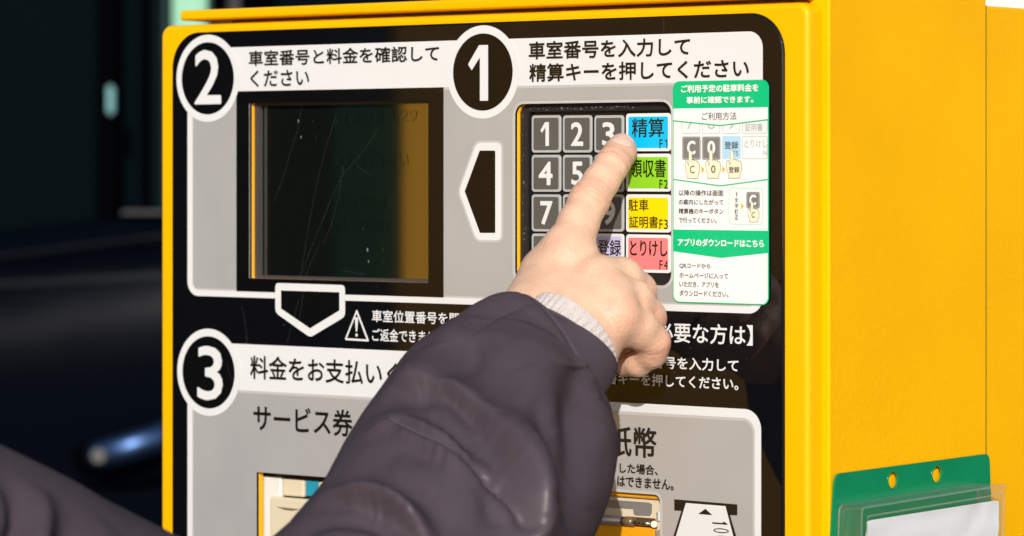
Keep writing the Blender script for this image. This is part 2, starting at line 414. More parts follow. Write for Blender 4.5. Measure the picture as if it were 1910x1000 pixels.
# banknote pictogram
pic = flat('banknote_pictogram', P([(1259, 931.2), (1376.7, 940.8), (1376.4, 961.3), (1362.9, 960.4), (1378, 1012), (1396, 1080), (1236, 1068), (1256.5, 1003), (1272.4, 952.8), (1259, 951.8)]), e5, M['ink_text'], mach)
flat('banknote', P([(1281, 938), (1354.8, 943.9), (1390, 1079), (1242, 1068)]), e5 - .0001, M['white'], pic)
flat('arrowhead', P([(1317.6, 948.8), (1330.8, 960.8), (1304.3, 958.5)]), e5 - .0002, M['ink_text'], pic)
bb = F(1329, 971, e5), F(1357, 1000, e5)
for k, (ya, yb, xa, xb) in enumerate([(971, 978, 1329, 1357), (984, 993, 1331, 1360), (998, 1007, 1333, 1362), (1012, 1021, 1335, 1364)]):
    p0, p1 = F(xa, ya, e5), F(xb, yb, e5)
    if k == 0:
        u0, u1 = p0[0], p1[0]; zt, zb = F(xa, ya)[1], F(xa, yb + 1)[1]
        flat('digit', [(u0, zb + .0006), (u1, zb + .0006), (u1, zb + .0011), (u0 + .0066, zt), (u0 + .006, zt - .0002), (u1 - .0025, zb + .0013), (u0, zb + .0013)], e5 - .0002, M['ink_text'], pic)
    else:
        u0, u1 = p0[0], p1[0]; zt, zb = F(xa, ya)[1], F(xa, yb)[1]; cx, cz = (u0 + u1) / 2, (zt + zb) / 2
        el = [(cx + (u1 - u0) / 2 * math.cos(t), cz + (zt - zb) / 2 * math.sin(t)) for t in np.linspace(0, 2 * math.pi, 32, endpoint=False)]
        flat('digit', el, e5 - .0002, M['ink_text'], pic, [[(cx + (p[0] - cx) * .84, cz + (p[1] - cz) * .55) for p in el]])

# --- display
YB_ = .0036
dis = flat('display_bezel', rrect(F(470, 300)[0] - .002, F(800, 300)[0] + .012, F(800, 528)[1] - .004, F(800, 187)[1] + .006, .001), YB_, M['lcd_bezel'], mach,
     [rrect(F(485, 300, YB_)[0], F(800, 300)[0] + .008, F(489, 513.5, YB_)[1], F(489, 197.5, YB_)[1], .0003)], thick=.002)
YLCD = .0062
lcd = flat('display', rrect(F(470, 300)[0] - .003, F(800, 300)[0] + .012, F(800, 528)[1] - .004, F(800, 187)[1] + .006, .001), YLCD, M['lcd'], mach)
for s_, b_ in (('12月 1日(金) 14:29', (524, 778, 204, 236)), ('車室番号を入力して下さい', (530, 762, 282, 315)), ('駐車料金の精算', (570, 720, 362, 390)), ('駐車証明書の発行', (562, 728, 405, 430))):
    text('display_line', s_, box(*b_, Y=YLCD), YLCD - .0003, M['lcd_text'], lcd, .0002)
pane = flat('display_window', grow(dispO, .0002), .0008, M['pane'], mach)
scr = [[(563, 195), (556, 240), (540, 290), (526, 340), (510, 378)], [(628, 215), (608, 275), (592, 340), (578, 410), (568, 470), (560, 515)], [(708, 238), (672, 290), (640, 325), (618, 370), (602, 410), (586, 450), (566, 500), (556, 540)],
       [(596, 455), (580, 490), (570, 520)], [(641, 310), (631, 370), (618, 420), (604, 455)], [(664, 310), (690, 325)], [(640, 505), (680, 512)]]
for p in scr: flat('scratch', ribbon(P(p, .0007), .00018), .0006, M['scratch'], pane)
sp = []
for k in range(24):
    x, y = random.uniform(480, 795), random.uniform(200, 510); c_ = F(x, y, .0007); sp.append((c_, random.uniform(.00005, .00013)))
vv, ff = [], []
for c_, r_ in sp:
    n0 = len(vv); e_ = random.uniform(.5, 2.5)
    vv += [(c_[0] + r_ * math.cos(a), .00062, c_[1] + r_ * e_ * math.sin(a)) for a in np.linspace(0, 2 * math.pi, 7)[:-1]]; ff.append(tuple(range(n0, n0 + 6)))
for (x, y, r_, e_) in ((555, 226, .0005, 2.2), (560, 256, .0004, 2.5), (684, 466, .0005, 2.4), (686, 488, .0003, 3)):
    c_ = F(x, y); n0 = len(vv); vv += [(c_[0] + r_ * random.uniform(.5, 1.1) * math.cos(a), .0006, c_[1] + r_ * e_ * random.uniform(.6, 1.1) * math.sin(a)) for a in np.linspace(0, 2 * math.pi, 10)[:-1]]; ff.append(tuple(range(n0, n0 + 9)))
o = link('dust_specks', mesh('dust_specks', vv, ff, False), M['grime'], pane); o['kind'] = 'stuff'
# scratches on the black sheet
for p in ([(453, 570), (458, 590), (464, 640)], [(560, 560), (548, 600), (538, 640)], [(570, 535), (560, 600)], [(1240, 35), (1241, 90)], [(426, 680), (436, 712)]):
    flat('scratch', ribbon(P(p), .00022), e5 - .0004, M['scratch'], mach)

# dust and small chips on the printed sheet
vv, ff = [], []
for k in range(70):
    x, y = random.uniform(330, 1450), random.uniform(40, 960); c_ = F(x, y)
    if F(466, 300)[0] < c_[0] < F(800, 300)[0] and 180 < y < 530 or 955 < x < 1440 and 185 < y < 575 or y > 860: continue
    r_ = random.uniform(.00008, .00022); n0 = len(vv); e_ = random.uniform(.6, 2)
    vv += [(c_[0] + r_ * random.uniform(.5, 1) * math.cos(a), e5 - .0005, c_[1] + r_ * e_ * random.uniform(.5, 1) * math.sin(a)) for a in np.linspace(0, 2 * math.pi, 8)[:-1]]; ff.append(tuple(range(n0, n0 + 7)))
o = link('dust_specks', mesh('dust_specks', vv, ff, False), mat('grey brown dust', (.30, .27, .22), .8), mach); o['kind'] = 'stuff'
# --- keypad
YK = .0048; YKT = .0042
kb = P([(972, 0), (1262, 0)], YK)
flat('keypad_backing', rrect(F(961, 300)[0] - .003, F(1253, 300)[0] + .006, F(1240, 533)[1] - .004, F(1100, 192)[1] + .003, .002), YK + .0012, M['black_plastic'], mach)
# rubber gasket inside the window
gi = rrect(F(987, 300, .0040)[0], F(1253, 300)[0] + .004, F(1240, 512, .004)[1], F(1100, 207.5, .004)[1], .0015)
flat('gasket', rrect(F(961, 300)[0] + .0002, F(1253, 300)[0] + .006, F(1240, 533)[1] - .004, F(1100, 192)[1] + .003, .003), .0036, M['black_rubber'], mach, [gi], thick=.0022)
vv, ff = [], []
for k in range(60):      # chalky dirt along the top of the window
    x = random.gauss(1092, 60); y = 197 - (x - 1000) * .02 + random.uniform(3, 9); 
    if not 985 < x < 1245: continue
    c_ = F(x, y, .0034); r_ = random.uniform(.00012, .0005); n0 = len(vv)
    vv += [(c_[0] + r_ * 1.6 * random.uniform(.5, 1) * math.cos(a), .0034 - k * .0000006, c_[1] + r_ * .6 * random.uniform(.4, 1) * math.sin(a)) for a in np.linspace(0, 2 * math.pi, 8)[:-1]]; ff.append(tuple(range(n0, n0 + 7)))
for k in range(34):
    x = random.gauss(977, 2.5); y = random.uniform(205, 470); c_ = F(x, y, .0034); r_ = random.uniform(.0001, .0004); n0 = len(vv)
    vv += [(c_[0] + r_ * .6 * random.uniform(.5, 1) * math.cos(a), .0034 - k * .0000006, c_[1] + r_ * 1.7 * random.uniform(.4, 1) * math.sin(a)) for a in np.linspace(0, 2 * math.pi, 8)[:-1]]; ff.append(tuple(range(n0, n0 + 7)))
o = link('dirt_specks', mesh('dirt_specks', vv, ff, False), M['grime'], mach); o['kind'] = 'stuff'
cols = [(991.5, 1045.8), (1049.5, 1103.8), (1108.2, 1163.2), (1167.3, 1251)]
rows = [(215.5, 285), (289, 358), (362.5, 431.8), (435.5, 505.5)]
rows4 = [(212, 282.5), (287, 357.3), (362.5, 433), (437, 508)]
GL = [['1', '2', '3'], ['4', '5', '6'], ['7', '8', '9'], ['C', '0', '登録']]
gx = {'1': (1008.4, 1024.4), '4': (1005, 1031), '7': (1008, 1031), 'C': (1005, 1031), '2': (1065.3, 1088.2), '5': (1066, 1088), '8': (1065, 1088.5), '0': (1065, 1088.5),
      '3': (1123.4, 1147), '6': (1123, 1148), '9': (1124, 1148)}
def key(name, b, facem, rimm, rim=.0011, label=None, thick=.0004):
    u0, u1, z0, z1 = b
    k = plate(name, lambda i: rrect(u0, u1, z0, z1, .0016, i, seg=5), YKT, YKT + thick + .0003, .0002, M[rimm], mach, seg=2)
    if label: k['label'] = label
    flat('key_face', rrect(u0 + rim, u1 - rim, z0 + rim, z1 - rim, .001, seg=4), YKT - .00008, M[facem], k)
    return k
for r_ in range(4):
    for c_ in range(3):
        g_ = GL[r_][c_]; b_ = box(*cols[c_], *rows[r_], Y=YKT)
        dz = .0002 * c_
        if g_ == '登録':
            k = key('register_key', b_, 'lilac', 'white', .0013, 'pale lilac key lettered in dark kanji')
            text('key_lettering', g_, box(1115.7, 1158.6, 446.5, 477, Y=YKT), YKT - .0002, M['ink_text'], k, .0001)
            text('key_lettering', 'F5', box(1144.5, 1160, 484, 501, Y=YKT), YKT - .0002, M['ink_text'], k, .00005)
        else:
            k = key('number_key', b_, 'key', 'key_rim', .0012)
            xa, xb = gx[g_]; y0_, y1_ = rows[r_]
            text('key_numeral', g_, box(xa, xb, y0_ + 12.5, y1_ - 12.5, Y=YKT), YKT - .0002, M['white'], k, 0 if g_ == '1' else .00034)
FK = [('pay_key', 'cyan', 'cyan key with black kanji and F1'), ('receipt_key', 'green_key', 'lime green key with black kanji and F2'),
      ('certificate_key', 'yellow_key', 'yellow key with two rows of black kanji and F3'), ('cancel_key', 'pink', 'pink key with black kana and F4')]
TX = [[('精算', (1178.8, 1238.7, 221, 256.5), .0001)], [('領収書', (1176.3, 1242.3, 297, 331), .0001)], [('駐車', (1172.7, 1210, 371.5, 393.7), .00006), ('証明書', (1173.8, 1227.8, 403, 425), .00006)], [('とりけし', (1175.5, 1245.5, 448, 477.5), .00014)]]
FB = [(260, 277), (335.5, 352), (409.5, 427.5), (485.5, 503)]
for r_, (nm, mm, lb) in enumerate(FK):
    k = key(nm, box(*cols[3], *rows4[r_], Y=YKT), mm, 'key_white', .0015, lb)
    for s_, b_, bo in TX[r_]: text('key_lettering', s_, box(*b_, Y=YKT), YKT - .0002, M['ink_text'], k, bo)
    y0_, y1_ = FB[r_]
    text('key_lettering', 'F', box(1230.3, 1236.5, y0_, y1_, Y=YKT), YKT - .0002, M['ink_text'], k, .00004)
    if r_ == 0: flat('key_lettering', [(p[0], p[1]) for p in [(F(1240.4, y0_ + 3, YKT)[0], F(1240, y0_ + 3.2, YKT)[1]), (F(1243.4, y0_, YKT)[0], F(1243, y0_, YKT)[1]), (F(1245, y0_, YKT)[0], F(1243, y0_, YKT)[1]), (F(1245, y1_, YKT)[0], F(1243, y1_, YKT)[1]), (F(1243.4, y1_, YKT)[0], F(1243, y1_, YKT)[1]), (F(1243.4, y0_ + 3, YKT)[0], F(1243, y0_ + 3, YKT)[1]), (F(1240.6, y0_ + 5, YKT)[0], F(1240, y0_ + 5, YKT)[1])]], YKT - .0002, M['ink_text'], k)
    else: text('key_lettering', str(r_ + 1), box(1239, 1246.3, y0_, y1_, Y=YKT), YKT - .0002, M['ink_text'], k, .00004)

# --- notice sticker
Q0 = -.0009
def sb(xl, xr, yt, yb, Y=Q0): return box(xl, xr, yt, yb, Y=Y)
kL, kR = F(1255, 350, Q0)[0], F(1434, 350, Q0)[0]; kT = (F(1300, 151.5, Q0)[1] + F(1420, 148.3, Q0)[1]) / 2; kB = (F(1275, 565, Q0)[1] + F(1420, 569, Q0)[1]) / 2
st = flat('notice_sticker', rrect(kL, kR, kB, kT, .0036, seg=8), Q0, M['st_green'], mach, thick=.0002); st['label'] = 'white and green vertical notice sticker explaining the parking fee check'
q1, q2, q3, q4, q5 = Q0 - .00008, Q0 - .00016, Q0 - .00024, Q0 - .00032, Q0 - .0004
hB = F(1260, 202.6, Q0)[1]; bw = .0005
flat('sticker_field', rrect(kL + bw, kR - bw, kB + bw, hB, .003, rs=(.0031, .0001, .0001, .0031)), q1, M['st_white'], st)
def tq(s, b, m='st_ink', bo=.0, Y=None): return text('sticker_line', s, box(*b, Y=Q0), q4 if Y is None else Y, M[m], st, bo)
tq('ご利用予定の駐車料金を', (1271, 1415.5, 158.8, 173.3), 'st_white', .00013)
tq('事前に確認できます。', (1281, 1406, 180.3, 193.8), 'st_white', .00013)
# ghost keys
for (xa, xb, ya, yb) in ((1272, 1306, 215, 249.5), (1310, 1343.5, 215, 249.5), (1347.5, 1380.5, 215, 249.5), (1384.5, 1432, 215, 249.5), (1384.5, 1432, 254, 297)):
    u0, u1, z0, z1 = sb(xa, xb, ya, yb)
    u1 = min(u1, kR - bw)
    flat('ghost_key', rrect(u0, u1, z0, z1, .0009), q2, M['st_pale'], st, [rrect(u0, u1, z0, z1, .0009, .0003)])
for s_, b_ in (('7', (1281, 1293, 223, 241)), ('8', (1320, 1334, 223, 241)), ('9', (1357, 1370, 223, 241)), ('証明書', (1390, 1423, 230, 245.5)), ('とりけし', (1389, 1431, 261, 276)), ('F4', (1424, 1431, 281.5, 290))):
    text('ghost_lettering', s_, box(*b_, Y=Q0), q2 - .00002, M['st_pale'], st, .00008)
# header field above the first chevron
ch1 = P([(1256.8, 224.2), (1344, 233.2), (1431.5, 220.2)], Q0); ch2 = P([(1257.2, 333.4), (1344.6, 345.6), (1431.5, 332.8)], Q0)
ch1[0] = (kL + bw * .5, ch1[0][1]); ch1[2] = (kR - bw * .5, (ch1[0][1])); ch2[0] = (kL + bw * .5, ch2[0][1]); ch2[2] = (kR - bw * .5, ch2[0][1])
flat('sticker_header', [(kL + bw, hB - .0001), (kL + bw, ch1[0][1]), ch1[1], (kR - bw, ch1[2][1]), (kR - bw, hB - .0001)], q3, M['st_white'], st)
for ch in (ch1, ch2): flat('chevron_line', [ch[0], ch[1], ch[2], (ch[2][0], ch[2][1] - .0005), (ch[1][0], ch[1][1] - .0005), (ch[0][0], ch[0][1] - .0005)], q4, M['st_green'], st)
tq('ご利用方法', (1309.7, 1374.5, 209.8, 224.6), bo=.00003)
for (xa, xb, ya, yb, mm, s_, tb) in ((1273, 1307, 255, 298, 'st_grey', 'C', (1282, 1297.7, 262.5, 288.5)), (1310, 1344, 255, 298, 'st_grey', '0', (1319.8, 1334.5, 262.5, 288.5)), (1347.5, 1382, 254, 296.5, 'st_blue', '登録', (1351.7, 1377.5, 264, 278)), (1392.5, 1417.5, 358, 388.7, 'st_grey', 'C', (1398, 1411, 363, 383))):
    u0, u1, z0, z1 = sb(xa, xb, ya, yb)
    kk = flat('printed_key', rrect(u0, u1, z0, z1, .0009), q2, M[mm], st)
    if mm == 'st_grey': flat('key_outline', rrect(u0, u1, z0, z1, .0009, .00045), q2 - .00003, M['st_pale'], kk, [rrect(u0, u1, z0, z1, .0009, .00065)])
    text('printed_lettering', s_, box(*tb, Y=Q0), q2 - .00005, M['st_white' if mm == 'st_grey' else 'st_ink'], kk, .00028 if mm == 'st_grey' else .00006)
tq('F5', (1368, 1377.5, 281.5, 291), 'st_ink', .0, q2 - .00005)
HND = [(.34, 0), (.42, .02), (.46, .07), (.46, .40), (.50, .34), (.60, .34), (.64, .40), (.68, .36), (.77, .37), (.80, .43), (.84, .40), (.92, .42), (.98, .50), (.98, .74), (.88, .86), (.86, 1), (.14, 1), (.14, .86), (.02, .70), (.0, .44), (.03, .38), (.13, .38), (.18, .50), (.25, .56), (.25, .07), (.28, .02)]
def handp(xa, xb, ya, yb, s_, tb, bo=.00005):
    u0, u1, z0, z1 = sb(xa, xb, ya, yb); pts = [(u0 + a * (u1 - u0), z1 - b * (z1 - z0)) for a, b in HND]
    hh = flat('hand_pictogram', stroke(pts, .00018), q3, M['st_ink'], st); flat('pictogram_fill', pts, q3 - .00004, M['st_flesh'], hh)
    text('pictogram_lettering', s_, box(*tb, Y=Q0), q4, M['st_ink'], hh, bo)
handp(1278.8, 1305.5, 281, 332.6, 'C', (1287.5, 1296, 309, 323.5)); handp(1317, 1344.5, 280.5, 332.4, '0', (1327, 1335.3, 308.5, 323)); handp(1356, 1384, 280, 332, '登録', (1360, 1380, 311, 322.5), .00006); handp(1396, 1416.5, 376, 413.7, 'C', (1402.5, 1408.7, 395.5, 406.5))
for t_ in ([(1309.3, 309.5), (1314.8, 316.5), (1309.3, 323)], [(1348, 309.3), (1353.5, 316), (1348, 322.5)], [(1383, 378.5), (1388.3, 384.5), (1383, 390.8)]): flat('amber_arrow', P(t_, Q0), q4, M['st_orange'], st)
for s_, b_ in (('以降の操作は画面', (1266.7, 1350, 354.3, 365.2)), ('の案内にしたがって', (1266.7, 1350, 371.7, 382)), ('精算機のキーボタン', (1266.7, 1350.3, 388.6, 399)), ('で行ってください。', (1266.7, 1337.5, 405.4, 415.8)),
               ('QRコードから', (1268, 1325.7, 490.6, 500.8)), ('ホームページに入って', (1268, 1358.7, 508, 518.4)), ('いただき、アプリを', (1268, 1341.3, 524.4, 535)), ('ダウンロードください。', (1268, 1359.5, 541, 552))): tq(s_, b_, bo=.00004)
for k, s_ in enumerate('1文字訂正'): tq(s_, (1371.2 if k else 1373, 1377.6 if k else 1375.5, 358.5 + k * 10.6, 367.2 + k * 10.6), bo=.00003)
# dotted frame
u0, u1, z0, z1 = sb(1360.5, 1423.7, 350.8, 418); fr = rrect(u0, u1, z0, z1, .002, seg=6); per = []
for i in range(len(fr)):
    a, b = Vector(fr[i]), Vector(fr[(i + 1) % len(fr)]); nn = max(1, int((b - a).length / .00055))
    per += [a.lerp(b, t / nn) for t in range(nn)]
vv, ff = [], []
for p in per:
    n0 = len(vv); h_ = .00013; vv += [(p.x - h_, q4, p.y - h_), (p.x + h_, q4, p.y - h_), (p.x + h_, q4, p.y + h_), (p.x - h_, q4, p.y + h_)]; ff.append((n0, n0 + 1, n0 + 2, n0 + 3))
o = link('dotted_frame', mesh('dotted_frame', vv, ff, False), M['st_green'], st); o['kind'] = 'stuff'
gT = F(1258, 428.2, Q0)[1]; gB = F(1258, 468.7, Q0)[1]; gC = F(1345.5, 481.3, Q0)
flat('green_band', [(kL + .0001, gT), (kL + .0001, gB), gC, (kR - .0001, gB), (kR - .0001, gT)], q2, M['st_green'], st)
tq('アプリのダウンロードはこちら', (1265, 1425.5, 444.5, 459), 'st_white', .00013)

# --- ticket slot (behind the sheet, lower left)
Yt = .006
tr = boxo('ticket_reader', F(488, 900, Yt)[0], F(524, 900, Yt)[0], Yt, .028, sB + .06, F(488, 888, Yt)[1], M['offwhite'], mach, .0012)
boxo('reader_tab', F(526, 900, Yt)[0], F(566, 900, Yt)[0], Yt, .028, F(526, 925, Yt)[1], F(526, 893, Yt)[1], M['cream'], tr, .001)
boxo('reader_light', F(567, 900, Yt)[0], F(592, 900, Yt)[0], Yt + .001, .028, F(567, 926, Yt)[1], F(567, 896, Yt)[1], M['blue'], tr, .0006)
boxo('reader_tab', F(593, 900, Yt)[0], F(640, 900, Yt)[0], Yt, .028, F(567, 926, Yt)[1], F(567, 897, Yt)[1], M['cream'], tr, .001)
rb = boxo('reader_mouth', F(502.5, 950, .003)[0], F(660, 950, .003)[0], .003, .0065, sB + .06, F(502.5, 926, .003)[1], M['cream'], tr, .0011, 3)
flat('mouth_notch', P([(515, 945), (532, 947), (560, 950), (545, 953), (530, 951)], .0028), .0028, mat('brown recess', (.18, .14, .08), .6), rb)
# --- banknote and coin unit behind the right window
Yn = .0045
cu_ = boxo('coin_unit', F(880, 960, Yn)[0], F(1231, 960, Yn)[0] + .001, Yn, .028, sB + .085, F(1231, 932.5, Yn)[1] + .0006, M['cream'], mach, .0008)
bl = boxo('amber_cover', F(880, 960, Yn)[0], F(1231, 960, Yn)[0] + .002, .0022, .028, F(1231, 932, .0022)[1], F(1231, 921)[1] + .002, M['amber'], cu_, .0006)
gp = P([(900, 912), (1131, 932.5), (1210, 938.2), (1215.5, 941), (1215, 958), (1211, 962.3), (1185, 961), (1182, 958), (1181.5, 949.5), (900, 930)], Yn - .0001)
flat('brushed_plate', stroke(gp, .00012), Yn - .0001, M['ink_text'], cu_); flat('brushed_plate', gp, Yn - .0002, M['brushed'], cu_, thick=.00005)
def cyl(name, p0, p1, r0, r1, m, parent, seg=24, caps=True):
    p0, p1 = Vector(p0), Vector(p1); d = (p1 - p0).normalized(); a = d.orthogonal().normalized(); b = d.cross(a); vv = []; ff = []
    for p, r in ((p0, r0), (p1, r1)): vv += [p + (a * math.cos(t) + b * math.sin(t)) * r for t in np.linspace(0, 2 * math.pi, seg, endpoint=False)]
    for i in range(seg): j = (i + 1) % seg; ff.append((i, j, seg + j, seg + i))
    if caps: ff += [tuple(range(seg)), tuple(range(seg, 2 * seg))]
    o = link(name, mesh(name, vv, ff), m, parent)
    for p in o.data.polygons: p.use_smooth = len(p.vertices) == 4
    return o
def P3(x, y, Y): a = F(x, y, Y); return (a[0], Y, a[1])
boxo('rod_recess', F(1166, 965, .004)[0], F(1222, 965, .004)[0], .0041, .006, F(1166, 988, .004)[1], F(1166, 963, .004)[1], mat('dark brown plastic', (.10, .055, .02), .35), cu_, .0003)
rod = cyl('slot_rod', P3(900, 953, .001), P3(1163, 972, .001), .0021, .0021, M['brushed'], cu_)
cyl('rod_collar', P3(1162, 972, .001), P3(1183, 974, .001), .0022, .0022, mat('bronze plastic', (.16, .10, .05), .25), cu_)
cyl('rod_pin', P3(1181, 974.5, .001), P3(1214, 977.5, .001), .0010, .0010, M['metal'], cu_)
cyl('rod_knob', P3(1220, 978, .0032), P3(1220, 978, -.0004), .0017, .0015, M['cream'], cu_)
boxo('amber_flap', F(880, 980, .001)[0], F(1219, 985, .001)[0], .0016, .0035, sB + .09, F(1219, 985.5, .001)[1], M['amber'], cu_, .0006)
boxo('clear_catch', F(1221, 990, .001)[0], F(1229, 990, .001)[0], .0008, .004, sB + .09, F(1221, 989, .001)[1], M['clear_edge'], cu_, .0006)
boxo('unit_latch', F(1222, 950, .003)[0], F(1224, 950, .003)[0], .0040, .006, F(1222, 972, .003)[1], F(1222, 956, .003)[1], M['brushed'], cu_)
boxo('unit_latch', F(1226, 950, .003)[0], F(1231, 950, .003)[0], .0030, .006, F(1222, 972, .003)[1], F(1222, 954, .003)[1], M['offwhite'], cu_, .0004)

# ============================================================ CARD HOLDER ON THE SIDE
hold = empty('card_holder', (UC + .002, G(1700, 940, UC)[0], EYE - .25), 'green plastic card holder with two holes and a clear cover on the yellow side', 'card holder')
def P4(x, y, X): a = G(x, y, X); return Vector((X, a[0], a[1]))
XH = UC + .0028
def sheetx(name, pts, X, m, parent, holes=(), thick=.001, bow=None):
    """plate on a plane x = X with thickness towards the machine; bow(Y, z) lets it stand off"""
    loops = [list(pts)] + [list(h) for h in holes]; fl = [p for lp in loops for p in lp]
    tris = tessellate_polygon([[Vector((p[0], p[1], 0)) for p in lp] for lp in loops])
    bw_ = bow or (lambda a, b: 0)
    vv = [(X + bw_(*p), p[0], p[1]) for p in fl]; n0 = len(vv); vv += [(X + bw_(*p) - thick, p[0], p[1]) for p in fl]
    ff = [tuple(t) for t in tris] + [tuple(n0 + i for i in t[::-1]) for t in tris]; s_ = 0
    for lp in loops:
        k = len(lp)
        for i in range(k): j = (i + 1) % k; ff.append((s_ + i, s_ + j, n0 + s_ + j, n0 + s_ + i))
        s_ += k
    return link(name, mesh(name, vv, ff), m, parent)
pl = [G(x, y, XH) for x, y in ((1549, 1060), (1559, 884), (1846, 846), (1853, 1060))]
pl = rounded([tuple(p) for p in pl], .0042, 8)
# densify the top edge so that the card can bow slightly
hz = pl[0][1]; topz = max(p[1] for p in pl); yA = min(p[0] for p in pl); yB = max(p[0] for p in pl)
dz_ = []
for i in range(len(pl)):
    a, b = pl[i], pl[(i + 1) % len(pl)]; nn = max(1, int(math.dist(a, b) / .006))
    dz_ += [(a[0] + (b[0] - a[0]) * t / nn, a[1] + (b[1] - a[1]) * t / nn) for t in range(nn)]
wv = lambda a, b: .0012 * math.sin((a - yA) / (yB - yA) * math.pi) * max(0, (b - topz + .03) / .03)
hh = []
for cx, cy in ((1666, 895), (1748, 884.5)):
    c_ = G(cx, cy, XH); ry = (G(cx + 8.3, cy, XH)[0] - G(cx - 8.3, cy, XH)[0]) / 2 * 1.15; hh.append([(c_[0] + ry * math.cos(t), c_[1] + .0039 * math.sin(t)) for t in np.linspace(0, 2 * math.pi, 40, endpoint=False)])
sheetx('backing_plate', [(p[0], p[1] + 0) for p in dz_], XH, M['green_plastic'], hold, hh, .0012)
for h in hh:   # moulded lip round each hole
    lp = stroke(h, .0006); sheetx('hole_rim', lp, XH + .0003, M['green_plastic'], hold, [h], .0006)
# clear cover: side walls, top wall and face
XB, XF = XH + .0004, XH + .0135
bk = [P4(*p, XB) for p in ((1560, 1070), (1564, 941), (1823, 900), (1838, 1070))]
fc = [P4(*p, XF) for p in ((1603, 1085), (1606.5, 946), (1876, 903), (1872, 1085))]
def rr3(q, r, seg=6):
    out = []
    for i in range(4):
        a, b, c = q[i - 1], q[i], q[(i + 1) % 4]; p1 = b + (a - b).normalized() * r; p2 = b + (c - b).normalized() * r
        for t in range(seg + 1): t /= seg; out.append(p1 * (1 - t) ** 2 + b * 2 * t * (1 - t) + p2 * t * t)
    return out
rb_, rf_ = rr3(bk, .004), rr3(fc, .0016); k = len(rb_)
def ring_mesh(name, rings, m, parent, cap=False, smooth=True):
    k = len(rings[0]); vv = [p for r_ in rings for p in r_]; ff = []
    for a in range(len(rings) - 1):
        for i in range(k): j = (i + 1) % k; ff.append((a * k + i, a * k + j, (a + 1) * k + j, (a + 1) * k + i))
    if cap: ff.append(tuple(range((len(rings) - 1) * k, len(rings) * k)))
    return link(name, mesh(name, vv, ff), m, parent)
ctr = sum(fc, Vector()) / 4
def inset(ring, d, dx=0):
    out = []
    for p in ring:
        v = ctr - p; v.x = 0; out.append(Vector((p.x + dx, p.y + math.copysign(min(d, abs(v.y)), v.y), p.z + math.copysign(min(d, abs(v.z)), v.z))))
    return out
ring_mesh('cover_wall', [rb_, [b.lerp(f, .5) for b, f in zip(rb_, rf_)], rf_], M['clear'], hold)
ring_mesh('cover_edge', [rf_, inset(rf_, .0009, .0003)], M['clear_edge'], hold)
ring_mesh('cover_edge', [inset(rb_, -.0012), rb_, inset(rb_, .0003, .0006)], M['clear_edge'], hold)
i1, i2 = inset(rf_, .0009, .0003), inset(rf_, .0042, .0003)
ring_mesh('cover_face', [i1, i2, inset(rf_, .02, .0003)], M['clear_face'], hold, cap=True)
r3 = inset(rf_, .0040, .0004); ring_mesh('cover_edge', [r3, inset(rf_, .0048, .0005)], M['clear_edge'], hold)
pp = [P4(*p, XF - .0012) for p in ((1611, 1085), (1616, 971.5), (1864, 932.5), (1860, 1085))]
pr = rr3(pp, .0016); N_ = 26
# the card: a gently creased sheet
vv, ff = [], []
for i in range(N_ + 1):
    for j in range(N_ + 1):
        s_, t_ = i / N_, j / N_; a = pp[1].lerp(pp[2], s_); b = pp[0].lerp(pp[3], s_); p = a.lerp(b, t_)
        if (i in (0, N_)) and j == 0: p = a.lerp(b, .012).lerp(pp[1].lerp(pp[2], .5), .008)
        p = p + Vector((-.0006 * noise.noise(Vector((s_ * 3, t_ * 5, 2))) - .0005 * math.exp(-((s_ - .86 + .3 * t_) / .05) ** 2), 0, 0)); vv.append(p)
for i in range(N_):
    for j in range(N_): a = i * (N_ + 1) + j; ff.append((a, a + 1, a + N_ + 2, a + N_ + 1))
link('white_card', mesh('white_card', vv, ff), M['paper'], hold, True)['label'] = 'blank white creased card behind the clear cover'

# ============================================================ BACKGROUND
Mb = dict(car=mat('black car paint', (.0013, .0021, .0044), .28, spec=.012), glass=mat('dark car glass', (.0012, .0035, .005), .3, spec=.004),
          trim=mat('black trim', (.001, .001, .0015), .5, spec=.0), chrome=mat('blue reflection chrome', (.06, .11, .24), .42, metal=1.), green=mat('pale green paint', (.30, .60, .42), .5, spec=.2), teal=mat('dark teal shaded side', (.006, .045, .045), .5, spec=.2),
          grey=mat('grey post paint', (.36, .34, .38), .5), wall=mat('off white wall', (.85, .78, .72), .8))
def camframe(px, py, Z, lbl, cat, name):
    p = W(px, py, Z); e = empty(name, (p.x, p.y, 0), lbl, cat); return e
def slab(name, px0, px1, py0, py1, Z, depth, m, parent, bev=.004):
    """upright block facing the camera side of the car park, py0 above py1 at distance Z"""
    a, b = W(px0, py0, Z), W(px1, py1, Z); vv = []
    for dz in (0, depth):
        for p in ((a, b.z), (b, b.z), (b, a.z), (a, a.z)): vv.append(Vector((p[0].x, p[0].y, p[1])) + DV * dz)
    me = mesh(name, vv, [(0, 1, 2, 3), (7, 6, 5, 4), (0, 4, 5, 1), (1, 5, 6, 2), (2, 6, 7, 3), (3, 7, 4, 0)])
    if bev:
        bm = bmesh.new(); bm.from_mesh(me); bmesh.ops.bevel(bm, geom=bm.edges[:], offset=bev, segments=2, affect='EDGES'); bm.to_mesh(me); bm.free()
    return link(name, me, m, parent)
ZB = 4.2
car = camframe(-200, 500, ZB, 'black parked car out of focus to the left behind the machine', 'car', 'parked_car')
